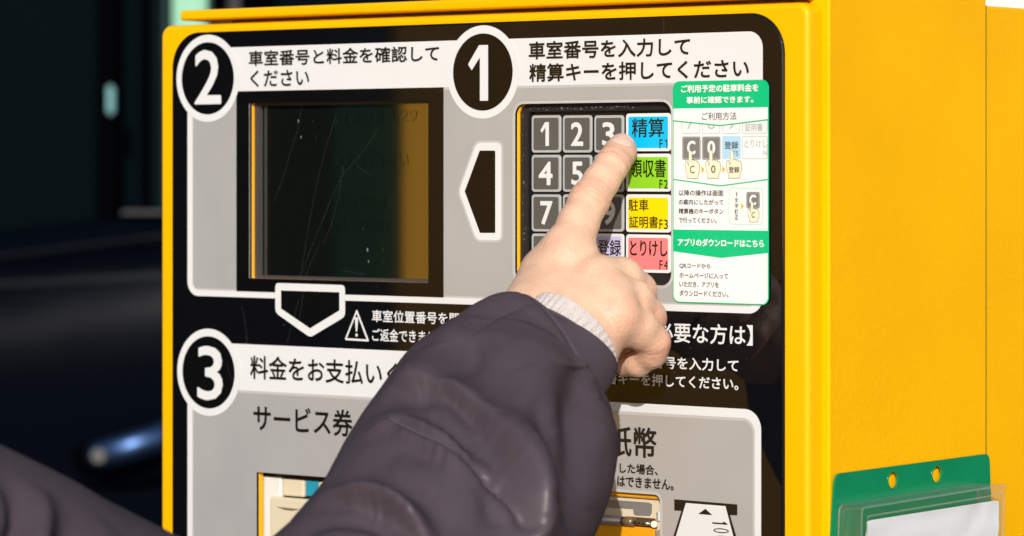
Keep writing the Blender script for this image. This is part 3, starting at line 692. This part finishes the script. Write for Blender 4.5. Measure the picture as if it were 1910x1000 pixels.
# body side: profile (height px, bulge m) swept sideways, waist line falling to the left
prof = [(392, -.05), (398, -.01), (404, .012), (430, .02), (448, .030), (456, .012), (520, .03), (700, .045), (800, .03), (960, .03), (1300, -.02), (1700, -.08)]
vv, ff = [], []; xs = [-1300, -700, -300, 0, 150, 300, 318]
for i, x in enumerate(xs):
    tilt = (300 - x) * .13 if x < 300 else 0
    for y, b in prof: vv.append(W(x, y + tilt * (1 if y < 480 else .5), ZB) - DV * b)
k = len(prof)
for i in range(len(xs) - 1):
    for j in range(k - 1): a = i * k + j; ff.append((a, a + 1, a + k + 1, a + k))
for i in range(len(xs)): pass
body = link('body', mesh('body', vv, ff), Mb['car'], car, True)
slab('body_core', -1300, 258, 470, 1850, ZB + .06, 1.2, Mb['car'], car, 0)
slab('side_window', -900, 180, -520, 470, ZB + .10, .01, Mb['glass'], car)
slab('window_pillar', 180, 222, -560, 440, ZB + .06, .04, Mb['trim'], car)
slab('side_window', 222, 268, -520, 420, ZB + .10, .01, Mb['glass'], car)
slab('window_pillar', 264, 276, -560, 400, ZB + .04, .05, Mb['trim'], car)
slab('window_sill_trim', 226, 312, 393, 400, ZB - .035, .02, mat('satin trim', (.010, .010, .014), .5, metal=.2), car)
slab('roof', -900, 255, -700, -560, ZB - .02, 1.2, Mb['car'], car)
slab('cabin_interior', -900, 255, -560, 470, ZB + .3, .6, Mb['trim'], car)
slab('glint_plate', 199, 212, 158, 214, ZB - .05, .02, mat('teal glint plate', (.07, .26, .28), .4), car, .003)  # teal plate added to stand in for a small glint on the window
# door handle
hA, hB_ = W(172, 852, ZB - .10), W(330, 806, ZB - .10); dirh = (hB_ - hA)
def tube(name, pts, rads, m, parent, seg=20, flatz=1., smooth=True, caps=True):
    vv, ff = [], []
    for i, p in enumerate(pts):
        T = (pts[min(i + 1, len(pts) - 1)] - pts[max(i - 1, 0)]).normalized(); A = T.cross(UV).normalized(); B = A.cross(T).normalized()
        for t in np.linspace(0, 2 * math.pi, seg, endpoint=False): vv.append(p + (A * math.cos(t) + B * math.sin(t) * flatz) * rads[i])
    for i in range(len(pts) - 1):
        for j in range(seg): j2 = (j + 1) % seg; ff.append((i * seg + j, i * seg + j2, (i + 1) * seg + j2, (i + 1) * seg + j))
    if caps: ff += [tuple(range(seg)), tuple(range((len(pts) - 1) * seg, len(pts) * seg))]
    return link(name, mesh(name, vv, ff), m, parent, smooth)
hp = [hA + dirh * t - DV * .02 * math.sin(math.pi * min(1, t * 1.1)) for t in np.linspace(0, 1, 12)]
h_ = tube('door_handle', hp, [.012] + [.016] * 10 + [.012], Mb['chrome'], car, flatz=1.1)  # the handle's blue sky reflection is put into the chrome colour
hw = cyl('handle_lock', W(160, 852, ZB - .09), W(160, 852, ZB - .05), .012, .016, Mb['trim'], car)
cyl('glint_cap', W(184, 850, ZB - .135), W(184, 850, ZB - .10),   .008, .010, mat('pale glint cap', (.11, .11, .10), .6, spec=.1), car)  # pale disc added to stand in for a glint beside the handle
tube('handle_cup', [W(150 + 30 * k, 848 - 4.5 * k + 22, ZB - .03) for k in range(8)], [.02, .03, .034, .036, .036, .036, .034, .02], Mb['car'], car)
# posts behind
gp_ = camframe(350, 300, 4.45, 'pale green square post behind the top left of the machine', 'post', 'green_post')
slab('post_face', 320, 384, -900, 2200, 4.45, .09, Mb['green'], gp_, .008); slab('post_return', 272, 319, -900, 2200, 4.48, .07, Mb['teal'], gp_, .004)  # dark teal return: the post's shaded side put into its colour
g2 = camframe(436, 300, 4.9, 'slim grey post beside the pale green post', 'post', 'grey_post')
slab('post_tube', 425, 446, -900, 2100, 4.90, .02, Mb['grey'], g2, .003); slab('base_plate', 405, 466, 2080, 2110, 4.87, .09, Mb['grey'], g2, .003)
van = camframe(1100, 300, 5.3, 'black van behind the machine, seen as a dark strip above the door', 'van', 'parked_van')
slab('van_body', 200, 1780, -1300, 1900, 5.3, 1.6, Mb['car'], van, .05)
slab('van_window', 500, 1500, -900, 300, 5.28, .012, Mb['glass'], van, .004)
ww = camframe(2100, 0, 7.0, 'pale building wall out of focus at the top right corner', 'wall', 'pale_wall')
slab('wall_face', 1700, 3300, -2500, 1500, 7.0, .3, Mb['wall'], ww, 0)
# boards added out of view to mirror in the glossy panel and display
def backdrop(name, y0, y1, m, lbl):
    e = empty(name, (-1.6, (y0 + y1) / 2, 0), lbl, 'backdrop'); n = max(1, int((y1 - y0) / .35))
    for k in range(n):
        a = y0 + (y1 - y0) * k / n; b = y0 + (y1 - y0) * (k + 1) / n
        boxo('backdrop_panel', -1.64, -1.60, a + .0005, b - .0005, .06, 2.5, m, e, .002)
backdrop('yellow_backdrop', -2.62, -1.760, mat('yellow fence paint', (.60, .31, .03), .8, spec=0), 'yellow board added out of view that shows only as a reflection in the display')
backdrop('green_backdrop', -1.758, -1.64, mat('dark green fence paint', (.005, .024, .014), .8, spec=0), 'dark green board added out of view next to the yellow one, reflected in the display')
backdrop('black_backdrop', -1.638, -.7, mat('black fence paint', (.003, .0035, .003), .8, spec=0), 'black board added out of view left of the green one, to darken the display reflection')
backdrop('charcoal_backdrop', -4.6, -2.622, mat('charcoal fence paint', (.008, .009, .012), .8, spec=0), 'charcoal board added out of view beyond the yellow one, reflected at the panel edge')

# ============================================================ PERSON: HAND, CUFF, SLEEVE
ZT = Z0 - F(1163, 277)[0] * ST
OH = W(1163, 277, ZT); BX = np.array([RV, UV, -DV]).T          # hand frame in mm: right, up, towards the camera
def Q(px, py, q):
    p = W(px, py, ZT - q / 1000) - OH
    return np.array([p.dot(RV), p.dot(UV), -p.dot(DV)]) * 1000
def world(v): return OH + (RV * float(v[0]) + UV * float(v[1]) - DV * float(v[2])) / 1000
def cone(p, a, b, ra, rb):
    ba = b - a; h = np.clip(((p - a) @ ba) / (ba @ ba), 0, 1)[..., None]
    return np.linalg.norm(p - a - ba * h, axis=-1) - (ra + (rb - ra) * h[..., 0])
def smin(a, b, k):
    h = np.maximum(k - np.abs(a - b), 0) / k; return np.minimum(a, b) - h * h * k / 4
def chain(p, js, k=2.):
    d = None
    for (a, ra), (b, rb) in zip(js[:-1], js[1:]):
        c = cone(p, a, b, ra, rb); d = c if d is None else smin(d, c, k)
    return d
J = lambda px, py, q, r: (Q(px, py, q), r)
INDEX = [J(1160, 278, 5.5, 6.4), J(1157, 284, 7, 7.3), J(1141, 308, 15, 7.7), J(1122, 338, 22, 7.9), J(1099, 374, 30, 9.0), J(1078, 418, 38, 9.1), J(1062, 458, 45, 10.2), J(1058, 482, 46, 10.8)]
MIDDLE = [J(1120, 522, 55, 10.4), J(1160, 520, 50, 9.2), J(1192, 541, 40, 7.6), J(1195, 556, 34, 7.0), J(1168, 610, 22, 6.8)]
RING = [J(1140, 555, 63, 10.6), J(1180, 560, 57, 9.0), J(1209, 592, 49, 7.8), J(1203, 612, 42, 7.0), J(1170, 655, 36, 6.5)]
PINKY = [J(1152, 596, 68, 10.2), J(1190, 612, 63, 8.8), J(1219, 638, 58, 7.2), J(1216, 658, 55, 6.4), J(1191, 678, 49, 5.5), J(1166, 682, 42, 5.2)]
THUMB = [J(1040, 590, 38, 11.), J(1110, 625, 30, 9.0), J(1152, 648, 32, 7.2)]
WR = Q(1046, 640, 76)
def hand_sdf(p):
    idx = chain(p, INDEX, 3.); mid = chain(p, MIDDLE, 3.); rin = chain(p, RING, 3.); pin = chain(p, PINKY, 3.); th = chain(p, THUMB, 3.)
    pal = cone(p, Q(1060, 488, 44), Q(1018, 600, 66), 10.8, 15)
    for a, b, ra, rb in ((Q(1116, 524, 54), Q(1035, 622, 70), 10.8, 15), (Q(1138, 556, 61), Q(1048, 640, 74), 10.8, 15), (Q(1142, 590, 64), Q(1070, 660, 76), 10.5, 14),
                         (Q(1122, 622, 63), Q(1086, 668, 74), 9.5, 12.5),
                         (Q(1025, 512, 40), Q(990, 585, 58), 12.5, 14.5), (Q(1060, 500, 36), Q(1028, 520, 38), 10, 12), (Q(1090, 560, 46), Q(1050, 600, 54), 15, 17),
                         (Q(1020, 600, 62), Q(950, 700, 92), 16, 17), (Q(1070, 668, 76), Q(1000, 760, 108), 14.5, 17), (Q(1045, 640, 66), Q(975, 730, 98), 17, 18)):
        pal = smin(pal, cone(p, a, b, ra, rb), 9.)
    d = smin(pal, idx, 8.); knuck = smin(smin(mid, rin, 1.3), pin, 1.3)
    d = smin(d, knuck, 3.2); d = smin(d, th, 1.5)
    # knuckle swellings on the back of the hand
    for c_, r_ in ((Q(1058, 478, 49), 8.5), (Q(1118, 521, 60), 8.6), (Q(1142, 556, 69), 8.4), (Q(1158, 590, 73), 8.0)): d = smin(d, np.linalg.norm(p - c_, axis=-1) - r_ * .86, 7.)
    return d
def grid_sdf(fn, lo, hi, h):
    ax = [np.arange(lo[i], hi[i], h) for i in range(3)]; out = np.empty([len(a) for a in ax], np.float32)
    for i, x in enumerate(ax[0]):
        Yg, Zg = np.meshgrid(ax[1], ax[2], indexing='ij'); out[i] = fn(np.stack([np.full_like(Yg, x), Yg, Zg], -1))
    return ax, out
def surface_nets(ax, f, h):
    s_ = f < 0; nx, ny, nz = f.shape
    cs = [(i, j, k) for i in (0, 1) for j in (0, 1) for k in (0, 1)]
    sub = lambda a, o: a[o[0]:nx - 1 + o[0], o[1]:ny - 1 + o[1], o[2]:nz - 1 + o[2]]
    cnt = sum(sub(s_, o).astype(np.int8) for o in cs); act = (cnt > 0) & (cnt < 8); ids = -np.ones(act.shape, np.int64); ids[act] = np.arange(act.sum())
    I = np.argwhere(act); acc = np.zeros((len(I), 3)); n_ = np.zeros(len(I))
    for o in cs:
        for a_ in range(3):
            if o[a_]: continue
            o2 = list(o); o2[a_] = 1
            fa = sub(f, o)[act]; fb = sub(f, o2)[act]; cr = (fa < 0) != (fb < 0); t = np.where(cr, fa / np.where(fa == fb, 1, fa - fb), 0)
            pt = np.array(o, float) + np.zeros((len(I), 3)); pt[:, a_] += t; acc[cr] += pt[cr]; n_[cr] += 1
    V = (I + acc / n_[:, None]) * h + np.array([a[0] for a in ax])
    quads = []
    for a_ in range(3):
        b_, c_ = [(1, 2), (2, 0), (0, 1)][a_]
        sl0 = [slice(1, -1)] * 3; sl0[a_] = slice(0, -1); sl1 = list(sl0); sl1[a_] = slice(1, None)
        A, B = s_[tuple(sl0)], s_[tuple(sl1)]; E_ = np.argwhere(A != B); sign = A[tuple(E_.T)]
        off = np.ones(3, int); off[a_] = 0; E_ = E_ + off
        def cell(db, dc): q = E_.copy(); q[:, b_] += db; q[:, c_] += dc; return ids[tuple(q.T)]
        qd = np.stack([cell(-1, -1), cell(0, -1), cell(0, 0), cell(-1, 0)], 1); qd[~sign] = qd[~sign][:, ::-1]; quads.append(qd)
    return V, np.concatenate(quads)
person = empty('person', (W(-700, 600, 1.2).x, W(-700, 600, 1.2).y, 0), 'person in a dark purple grey padded jacket pressing a keypad key with one finger', 'person')
HV = .62
ax_, fld = grid_sdf(hand_sdf, np.array([-70, -112, -12]), np.array([38, 16, 112]), HV)
V, Qd = surface_nets(ax_, fld, HV)
# keep what lies in front of the sleeve mouth
# skin relief: joint creases and fine folds
def groove(V, c, n, w, a, rad):
    d = (V - c) @ n; m_ = np.exp(-(d / w) ** 2); r_ = np.linalg.norm(V - c, axis=1); m_ *= np.exp(-(r_ / rad) ** 4); return -a * m_
def vnormals(V, Qd):
    N = np.zeros_like(V); fn = np.cross(V[Qd[:, 2]] - V[Qd[:, 0]], V[Qd[:, 3]] - V[Qd[:, 1]])
    for k in range(4): np.add.at(N, Qd[:, k], fn)
    return N / np.maximum(np.linalg.norm(N, axis=1, keepdims=True), 1e-9)
for it in range(2):       # light smoothing
    S = np.zeros_like(V); n_ = np.zeros(len(V))
    for k in range(4): np.add.at(S, Qd[:, k], V[Qd[:, (k + 1) % 4]] + V[Qd[:, (k - 1) % 4]]); np.add.at(n_, Qd[:, k], 2)
    V = V * .4 + .6 * S / n_[:, None]
N = vnormals(V, Qd)
disp = np.zeros(len(V)); crease = np.zeros(len(V))
def joint_creases(c, a, b, offs, w, amp, rad):
    n = (b - a) / np.linalg.norm(b - a); global disp, crease
    for o_, k_ in offs:
        wob = .5 * np.sin((V - c) @ np.array([.7, .3, .5]) * .9 + o_ * 3); d = (V - c) @ n - o_ - wob * .6
        g_ = k_ * np.exp(-(d / w) ** 2) * np.exp(-(np.linalg.norm(V - c, axis=1) / rad) ** 4) * (N[:, 2] > -.2); disp += -amp * 1.15 * g_; crease += g_
joint_creases(INDEX[2][0], INDEX[0][0], INDEX[3][0], [(-1.3, .8), (0, 1), (1.2, .7)], .55, .55, 10)
joint_creases(INDEX[4][0], INDEX[3][0], INDEX[5][0], [(-3.6, .5), (-2, .9), (-.5, 1), (1.2, 1), (2.8, .7), (4.2, .4)], .6, .55, 11.5)
joint_creases(MIDDLE[2][0], MIDDLE[1][0], MIDDLE[3][0], [(-1.5, .8), (.3, 1), (1.9, .7)], .6, .3, 9)
joint_creases(RING[2][0], RING[1][0], RING[3][0], [(-1.5, .8), (.3, 1), (1.9, .7)], .6, .3, 9)
joint_creases(PINKY[2][0], PINKY[1][0], PINKY[4][0], [(-1.2, .7), (.5, 1)], .6, .35, 9)
for i in range(len(V)):
    p = Vector(V[i]); disp[i] += .22 * noise.noise(p * .11) + .05 * noise.noise(p * .45)
# extensor tendons and the dips between the knuckles
for a, b, am in ((Q(1118, 521, 60), Q(1040, 620, 84), .55), (Q(1142, 556, 69), Q(1050, 630, 88), .6), (Q(1158, 590, 73), Q(1064, 645, 90), .5), (Q(1060, 482, 50), Q(1025, 590, 78), .4)):
    ba = b - a; h = ((V - a) @ ba) / (ba @ ba); dl = np.linalg.norm(V - a - ba * np.clip(h, 0, 1)[:, None], axis=1); disp += am * np.exp(-(dl / 3.2) ** 2) * np.clip(1.1 - h, 0, 1) * (N[:, 2] > 0)
V = V + N * disp[:, None]
# colour: pinker knuckles and fingertips (a property of the skin)
tint = .55 * np.minimum(crease, 1.2)  # crease shade painted into the tint, along with the redness of creased skin
for c_, r_, s_ in ((INDEX[0][0], 9, .8), (INDEX[2][0], 8, .25), (INDEX[4][0], 9, .35), (Q(1058, 478, 55), 10, .25), (MIDDLE[2][0], 10, .7), (RING[2][0], 10, .7), (PINKY[2][0], 9, .6), (Q(1142, 556, 72), 9, .25), (Q(1160, 590, 76), 9, .3)):
    tint += s_ * np.exp(-(np.linalg.norm(V - c_, axis=1) / r_) ** 2)
me = bpy.data.meshes.new('hand'); me.from_pydata([tuple(world(v)) for v in V], [], [tuple(map(int, q)) for q in Qd]); 
at = me.attributes.new('tint', 'FLOAT', 'POINT'); at.data.foreach_set('value', tint.astype(np.float32))
skin = mat('skin', (.86, .60, .45), .42, spec=.35, sss=.07, bump=(700, .0006, .7)); M['skin'] = skin
n = skin.node_tree.nodes; l = skin.node_tree.links
an = n.new('ShaderNodeAttribute'); an.attribute_name = 'tint'
tn = n.new('ShaderNodeTexNoise'); tn.inputs['Scale'].default_value = 130; tn.inputs['Detail'].default_value = 5; tcn = n.new('ShaderNodeTexCoord'); l.new(tcn.outputs['Object'], tn.inputs['Vector'])
ad = n.new('ShaderNodeMath'); ad.operation = 'MULTIPLY_ADD'; ad.inputs[1].default_value = 1.0; ad.inputs[2].default_value = -.38; l.new(tn.outputs[0], ad.inputs[0])
a2 = n.new('ShaderNodeMath'); a2.operation = 'ADD'; l.new(an.outputs['Fac'], a2.inputs[0]); l.new(ad.outputs[0], a2.inputs[1]); a2.use_clamp = True
mx = n.new('ShaderNodeMix'); mx.data_type = 'RGBA'; mx.inputs[6].default_value = (.75, .485, .335, 1); mx.inputs[7].default_value = (.66, .29, .195, 1)
l.new(a2.outputs[0], mx.inputs[0]); l.new(mx.outputs[2], n['Principled BSDF'].inputs['Base Color'])
hand = link('hand', me, skin, person, True); hand['label'] = 'right hand with the index finger stretched to the keypad and the others curled'
# fingernail
ad_ = INDEX[0][0] - INDEX[2][0]; ad_ /= np.linalg.norm(ad_)
updir = np.array([-.22, .10, .97]); nn_ = updir - (updir @ ad_) * ad_; nn_ /= np.linalg.norm(nn_); sd_ = np.cross(ad_, nn_)
base = INDEX[1][0] - ad_ * 3.2
vv, uvw = [], []; NS, NT = 22, 26
for i in range(NT + 1):
    for j in range(NS + 1):
        t = i / NT; s_ = (j / NS) * 2 - 1
        wd = 5.3 * (1 - .10 * abs(t - .5)) ; L0 = -.9 * (1 - s_ * s_) ; L1 = 8.2 - 2.0 * s_ * s_
        tt = L0 + 1.5 * s_ * s_ + (L1 - L0 - 1.5 * s_ * s_) * t
        q = base + ad_ * tt + sd_ * s_ * wd + nn_ * 14
        for _ in range(60):
            d = float(hand_sdf(q[None])[0])
            if d < .02: break
            q = q - nn_ * d * .9
            if (q - base) @ nn_ < -2: break
        lift = .30 * (1 - abs(s_) ** 4) * min(1, t * 8 + .15) + (.25 * max(0, t - .85) / .15)
        q = q + nn_ * (lift + .10); vv.append(world(q))
ff = []
for i in range(NT):
    for j in range(NS): a = i * (NS + 1) + j; ff.append((a, a + 1, a + NS + 2, a + NS + 1))
nail = link('fingernail', mesh('fingernail', vv, ff), mat('fingernail', (.72, .48, .39), .25, spec=.5, sss=.15), hand, True)
# --- arm tubes
def catmull(P_, n):
    P_ = np.array(P_, float); out = []
    for i in range(len(P_) - 1):
        p0, p1, p2, p3 = P_[max(i - 1, 0)], P_[i], P_[i + 1], P_[min(i + 2, len(P_) - 1)]
        for t in np.linspace(0, 1, n, endpoint=False): out.append(.5 * ((2 * p1) + (-p0 + p2) * t + (2 * p0 - 5 * p1 + 4 * p2 - p3) * t * t + (-p0 + 3 * p1 - 3 * p2 + p3) * t ** 3))
    out.append(P_[-1]); return np.array(out)
def limb(path, n, seg):
    """path rows: px, py, q mm, half width px, depth half mm -> rings of points (mm frame) + normals"""
    K = catmull(path, n); cen = np.array([Q(*r_[:3]) for r_ in K]); rad = np.array([r_[3] * (ZT - r_[2] / 1000) / FPX * 1000 for r_ in K]); dep = K[:, 4]
    T = np.gradient(cen, axis=0); T /= np.linalg.norm(T, axis=1, keepdims=True)
    S = np.cross(T, np.array([0, 0, 1.])); S /= np.linalg.norm(S, axis=1, keepdims=True); D = np.cross(S, T)
    ph = np.linspace(0, 2 * np.pi, seg, endpoint=False)
    pts = cen[:, None] + S[:, None] * (np.cos(ph)[None, :, None] * rad[:, None, None]) + D[:, None] * (np.sin(ph)[None, :, None] * dep[:, None, None])
    nrm = S[:, None] * (np.cos(ph)[None, :, None] / rad[:, None, None]) + D[:, None] * (np.sin(ph)[None, :, None] / dep[:, None, None]); nrm /= np.linalg.norm(nrm, axis=-1, keepdims=True)
    return cen, pts, nrm, ph
def tubemesh(name, pts, m, parent):
    a, b, _ = pts.shape; vv = [world(v) for v in pts.reshape(-1, 3)]; ff = []
    for i in range(a - 1):
        for j in range(b): j2 = (j + 1) % b; ff.append((i * b + j, i * b + j2, (i + 1) * b + j2, (i + 1) * b + j))
    return link(name, mesh(name, vv, ff), m, parent, True)
def proj(v):
    Z = ZT - v[..., 2] / 1000; o = (OH - CAM); ox, oz = o.dot(RV), o.dot(UV)
    return X0 + (ox + v[..., 0] / 1000) * FPX / Z, Y0 - (oz + v[..., 1] / 1000) * FPX / Z
# knitted cuff
cen, pts, nrm, ph = limb([(1006, 696, 104, 84, 11), (1028, 670, 95, 88, 12.5), (1052, 646, 87, 97, 15.5), (1072, 625, 81, 101, 17.5)], 22, 560)
tt = np.linspace(0, 1, len(pts))[:, None]
rib = .42 * np.cos(ph * 38 + .5 * np.sin(tt * 9) + .35 * np.sin(ph * 5))[...] + .10 * np.cos(ph * 90 + tt * 30)
fl_ = np.array([[.9 * noise.noise(Vector((math.cos(p) * 2.2, math.sin(p) * 2.2, t * 2))) for p in ph] for t in tt[:, 0]])
pts = pts + nrm * (rib * np.clip((1.0 - tt) * 3.2, .35, 1) + fl_ * .6)[..., None]
ce = cen[-1]; pts = np.concatenate([pts, (pts[-1] - ce)[None] * .975 + ce + (cen[-1] - cen[-2]) * .8, (pts[-1] - ce)[None] * .93 + ce + (cen[-1] - cen[-2]) * .2, (pts[-1] - ce)[None] * .90 + ce - (cen[-1] - cen[-2]) * 3])
knit = mat('pale knit', (.62, .555, .525), .95, spec=.1, bump=(1600, .001, .9), var=.08)
cuff = tubemesh('knit_cuff', pts, knit, person); cuff['label'] = 'pale ribbed knit cuff at the wrist'
# jacket sleeve
path = [(1049, 641, 85, 112, 19), (1038, 656, 88, 123, 21), (998, 682, 94, 158, 25), (976, 714, 101, 186, 32), (948, 768, 113, 219, 41), (911, 848, 132, 236, 49), (864, 940, 155, 248, 56), (816, 1044, 182, 254, 63), (735, 1180, 212, 286, 69),
        (600, 1320, 238, 318, 72), (440, 1375, 258, 335, 74), (250, 1345, 280, 345, 78), (20, 1240, 305, 350, 82), (-220, 1120, 330, 350, 85), (-500, 1000, 350, 360, 90)]
NP = 26
cen, pts, nrm, ph = limb(path, NP, 420)
rows_ = pts.shape[0]; sarc = np.concatenate([[0], np.cumsum(np.linalg.norm(np.diff(cen, axis=0), axis=1))])
X_, Y_ = proj(pts)
def polydist(X_, Y_, pl):
    best = np.full(X_.shape, 1e9); side = np.zeros(X_.shape); tpar = np.zeros(X_.shape); n_ = len(pl) - 1
    for i in range(n_):
        ax0, ay0 = pl[i]; bx0, by0 = pl[i + 1]; dx, dy = bx0 - ax0, by0 - ay0; L2 = dx * dx + dy * dy
        h = np.clip(((X_ - ax0) * dx + (Y_ - ay0) * dy) / L2, 0, 1); ex, ey = X_ - ax0 - dx * h, Y_ - ay0 - dy * h; d = np.hypot(ex, ey); up = d < best
        best = np.where(up, d, best); side = np.where(up, np.sign(dx * ey - dy * ex), side); tpar = np.where(up, (i + h) / n_, tpar)
    return best, side, tpar
def smoothpl(pl, n=8): return [tuple(p) for p in catmull(pl, n)]
face = np.clip(nrm[..., 2] * 2.4 - .45, 0, 1); hgt = np.zeros(X_.shape)
# (polyline, height mm, width px on the left of travel, width px on the right, both positive)
folds = [([(690, 752), (735, 722), (790, 712), (860, 742), (925, 805), (960, 872), (982, 945), (990, 1040)], 6.5, 36, 13),
         ([(760, 770), (830, 800), (880, 845), (915, 900), (930, 980)], -3.0, 20, 20),
         ([(590, 905), (640, 838), (700, 800), (745, 786)], 5.0, 16, 9),
         ([(610, 940), (680, 868), (760, 840), (830, 870)], -2.2, 26, 20),
         ([(470, 1010), (540, 950), (620, 928), (700, 934), (760, 968), (800, 1030)], 7.5, 24, 9),
         ([(520, 1030), (600, 975), (690, 975), (740, 1010)], -4.2, 18, 18),
         ([(655, 835), (720, 790), (800, 800), (870, 850), (935, 915)], 2.0, 12, 46),
         ([(985, 565), (1030, 612), (1075, 650), (1100, 700), (1118, 745)], 1.6, 10, 12),
         ([(950, 600), (940, 680), (965, 760), (1020, 820)], -2.0, 40, 60),
         ([(1085, 700), (1050, 780), (1060, 860), (1050, 960)], -2.2, 45, 50), ([(1130, 790), (1100, 860), (1110, 950)], 2.2, 30, 30),
         ([(860, 590), (820, 640), (760, 700), (700, 760)], 2.2, 30, 26), ([(900, 650), (850, 690), (790, 740)], -1.6, 22, 22),
         ([(985, 760), (1010, 850), (1020, 960)], -3.0, 18, 26), ([(925, 600), (975, 710), (1000, 850), (1010, 1040)], 7.0, 110, 50), ([(1062, 690), (1078, 850), (1060, 990)], -6.0, 45, 40), ([(700, 700), (760, 745), (800, 748)], -2.4, 16, 14), ([(820, 730), (880, 775), (905, 800)], -1.8, 8, 8),
         ([(20, 835), (48, 862), (70, 920), (62, 990), (30, 1080)], 9.0, 26, 18), ([(0, 870), (34, 930), (40, 990), (10, 1060)], -7.0, 26, 22),
         ([(110, 900), (130, 960), (120, 1060)], -3.5, 26, 30), ([(160, 905), (190, 960), (200, 1060)], 3.5, 22, 24), ([(240, 950), (275, 1010), (300, 1090)], -3.2, 24, 24), ([(320, 985), (350, 1050), (370, 1100)], 3, 20, 22)]
for pl_, a_, wl, wr in folds:
    d, sd2, tp = polydist(X_, Y_, smoothpl(pl_)); wd = np.where(sd2 > 0, wr, wl); fade = np.clip(np.minimum(tp, 1 - tp) * 5, 0, 1) ** .7 * .85 + .15 * (np.minimum(tp, 1 - tp) > 0)
    hgt += a_ * (np.exp(-(d / wd) ** 2) - .38 * np.exp(-((d - 2.1 * wd) / (1.1 * wd)) ** 2)) * fade
seam = smoothpl([(640, 852), (690, 805), (733, 789), (800, 818), (868, 856), (935, 915), (975, 990)])
d, sd2, tp = polydist(X_, Y_, seam); hgt += -2.2 * np.exp(-(d / 6.) ** 2) + 1.4 * np.exp(-((d - 17) / 11.) ** 2)
for pl_, am, rg, fq in (([(640, 852), (690, 805), (733, 789), (800, 818), (868, 856), (935, 915)], 1.1, 50, 30), ([(690, 752), (735, 722), (790, 712), (860, 742), (925, 805), (960, 872), (982, 945)], .9, 45, 30), ([(470, 1010), (540, 950), (620, 928), (700, 934), (760, 968)], 1.1, 50, 26)):
    d, sd2, tp = polydist(X_, Y_, smoothpl(pl_)); m_ = d < rg * 3
    idx_ = np.argwhere(m_)
    for i, j in idx_: hgt[i, j] += am * math.exp(-d[i, j] / rg) * min(1, d[i, j] / 12) * noise.noise(Vector((tp[i, j] * fq, sd2[i, j] * 3.3 + d[i, j] / 160, am)))
hgt *= face * 1.12 * np.clip((sarc[:, None] - 4) / 22, 0, 1)
# puffed baffles and loose crinkles all round
uu = sarc[:, None]
for i in range(rows_):
    s0 = sarc[i]; puff = .6 * abs(math.sin(s0 * math.pi / 62 + .4)) ** .6 if s0 > 40 else 0
    for j in range(0, len(ph)):
        a = ph[j]; v = Vector((math.cos(a) * 2.0, math.sin(a) * 2.0, s0 / 60))
        w_ = noise.noise(v * 1.0) * .8 + noise.noise(Vector((v.x * .9 + s0 / 60, v.y * .9 - s0 / 80, v.z * 1.8))) * .7 + noise.noise(v * 5.2) * .12
        hgt[i, j] += (w_ + puff) * min(1, s0 / 35) - .9 * math.exp(-((s0 - 9) / 1.1) ** 2)
ptsd = pts + nrm * hgt[..., None]
# inner lip of the sleeve mouth
lip = np.stack([pts[0] * (1 - t) + cen[0] * t for t in (.22, .12)])
lip[0] += (cen[14] - cen[0]) * .5
full = np.concatenate([lip, ptsd])
jm = mat('padded nylon', (.070, .053, .064), .6, spec=.0, bump=(85, .0018, .24), var=.06)
n = jm.node_tree.nodes; l = jm.node_tree.links; g = n.new('ShaderNodeBsdfGlossy'); g.inputs[0].default_value = (1, .93, .95, 1); g.inputs['Roughness'].default_value = .40
mx = n.new('ShaderNodeMixShader'); mx.inputs[0].default_value = .021; bpn = [q for q in n if q.type == 'BUMP'][0]; l.new(bpn.outputs[0], g.inputs['Normal'])
l.new(n['Principled BSDF'].outputs[0], mx.inputs[1]); l.new(g.outputs[0], mx.inputs[2]); l.new(mx.outputs[0], n['Material Output'].inputs[0])
jm.node_tree.nodes['Principled BSDF'].inputs['Sheen Weight'].default_value = .0; jm.node_tree.nodes['Principled BSDF'].inputs['Sheen Roughness'].default_value = .4
sleeve = tubemesh('jacket_sleeve', full, jm, person); sleeve['label'] = 'dark purple grey padded nylon sleeve with soft folds'
# stitches along the seam
def on_surface(px, py):
    i = np.argmin((X_ - px) ** 2 + (Y_ - py) ** 2 + (nrm[..., 2] < .05) * 1e6); return ptsd.reshape(-1, 3)[i], nrm.reshape(-1, 3)[i]
sp_ = [on_surface(*p) for p in smoothpl([(733, 789), (800, 818), (868, 856), (930, 910)], 16)]
for _ in range(6): sp_ = [sp_[0]] + [((sp_[i - 1][0] + sp_[i][0] * 2 + sp_[i + 1][0]) / 4, sp_[i][1]) for i in range(1, len(sp_) - 1)] + [sp_[-1]]
vv, ff = [], []; prev = None
for i in range(len(sp_) - 1):
    a, na = sp_[i]; b, nb = sp_[i + 1]
    if np.linalg.norm(b - a) < .3: continue
    a2, b2 = a + (b - a) * .12 + na * .35, a + (b - a) * .82 + na * .35; tdir = (b2 - a2) / np.linalg.norm(b2 - a2); sdv = np.cross(tdir, na) * .24; n0 = len(vv)
    for c_ in (a2, b2): vv += [world(c_ - sdv), world(c_ + na * .3), world(c_ + sdv), world(c_ - na * .3)]
    for k in range(4): k2 = (k + 1) % 4; ff.append((n0 + k, n0 + k2, n0 + 4 + k2, n0 + 4 + k))
    ff += [(n0, n0 + 1, n0 + 2, n0 + 3), (n0 + 4, n0 + 5, n0 + 6, n0 + 7)]
o = link('stitching', mesh('stitching', vv, ff), mat('grey thread', (.13, .11, .12), .8), sleeve); o['kind'] = 'stuff'
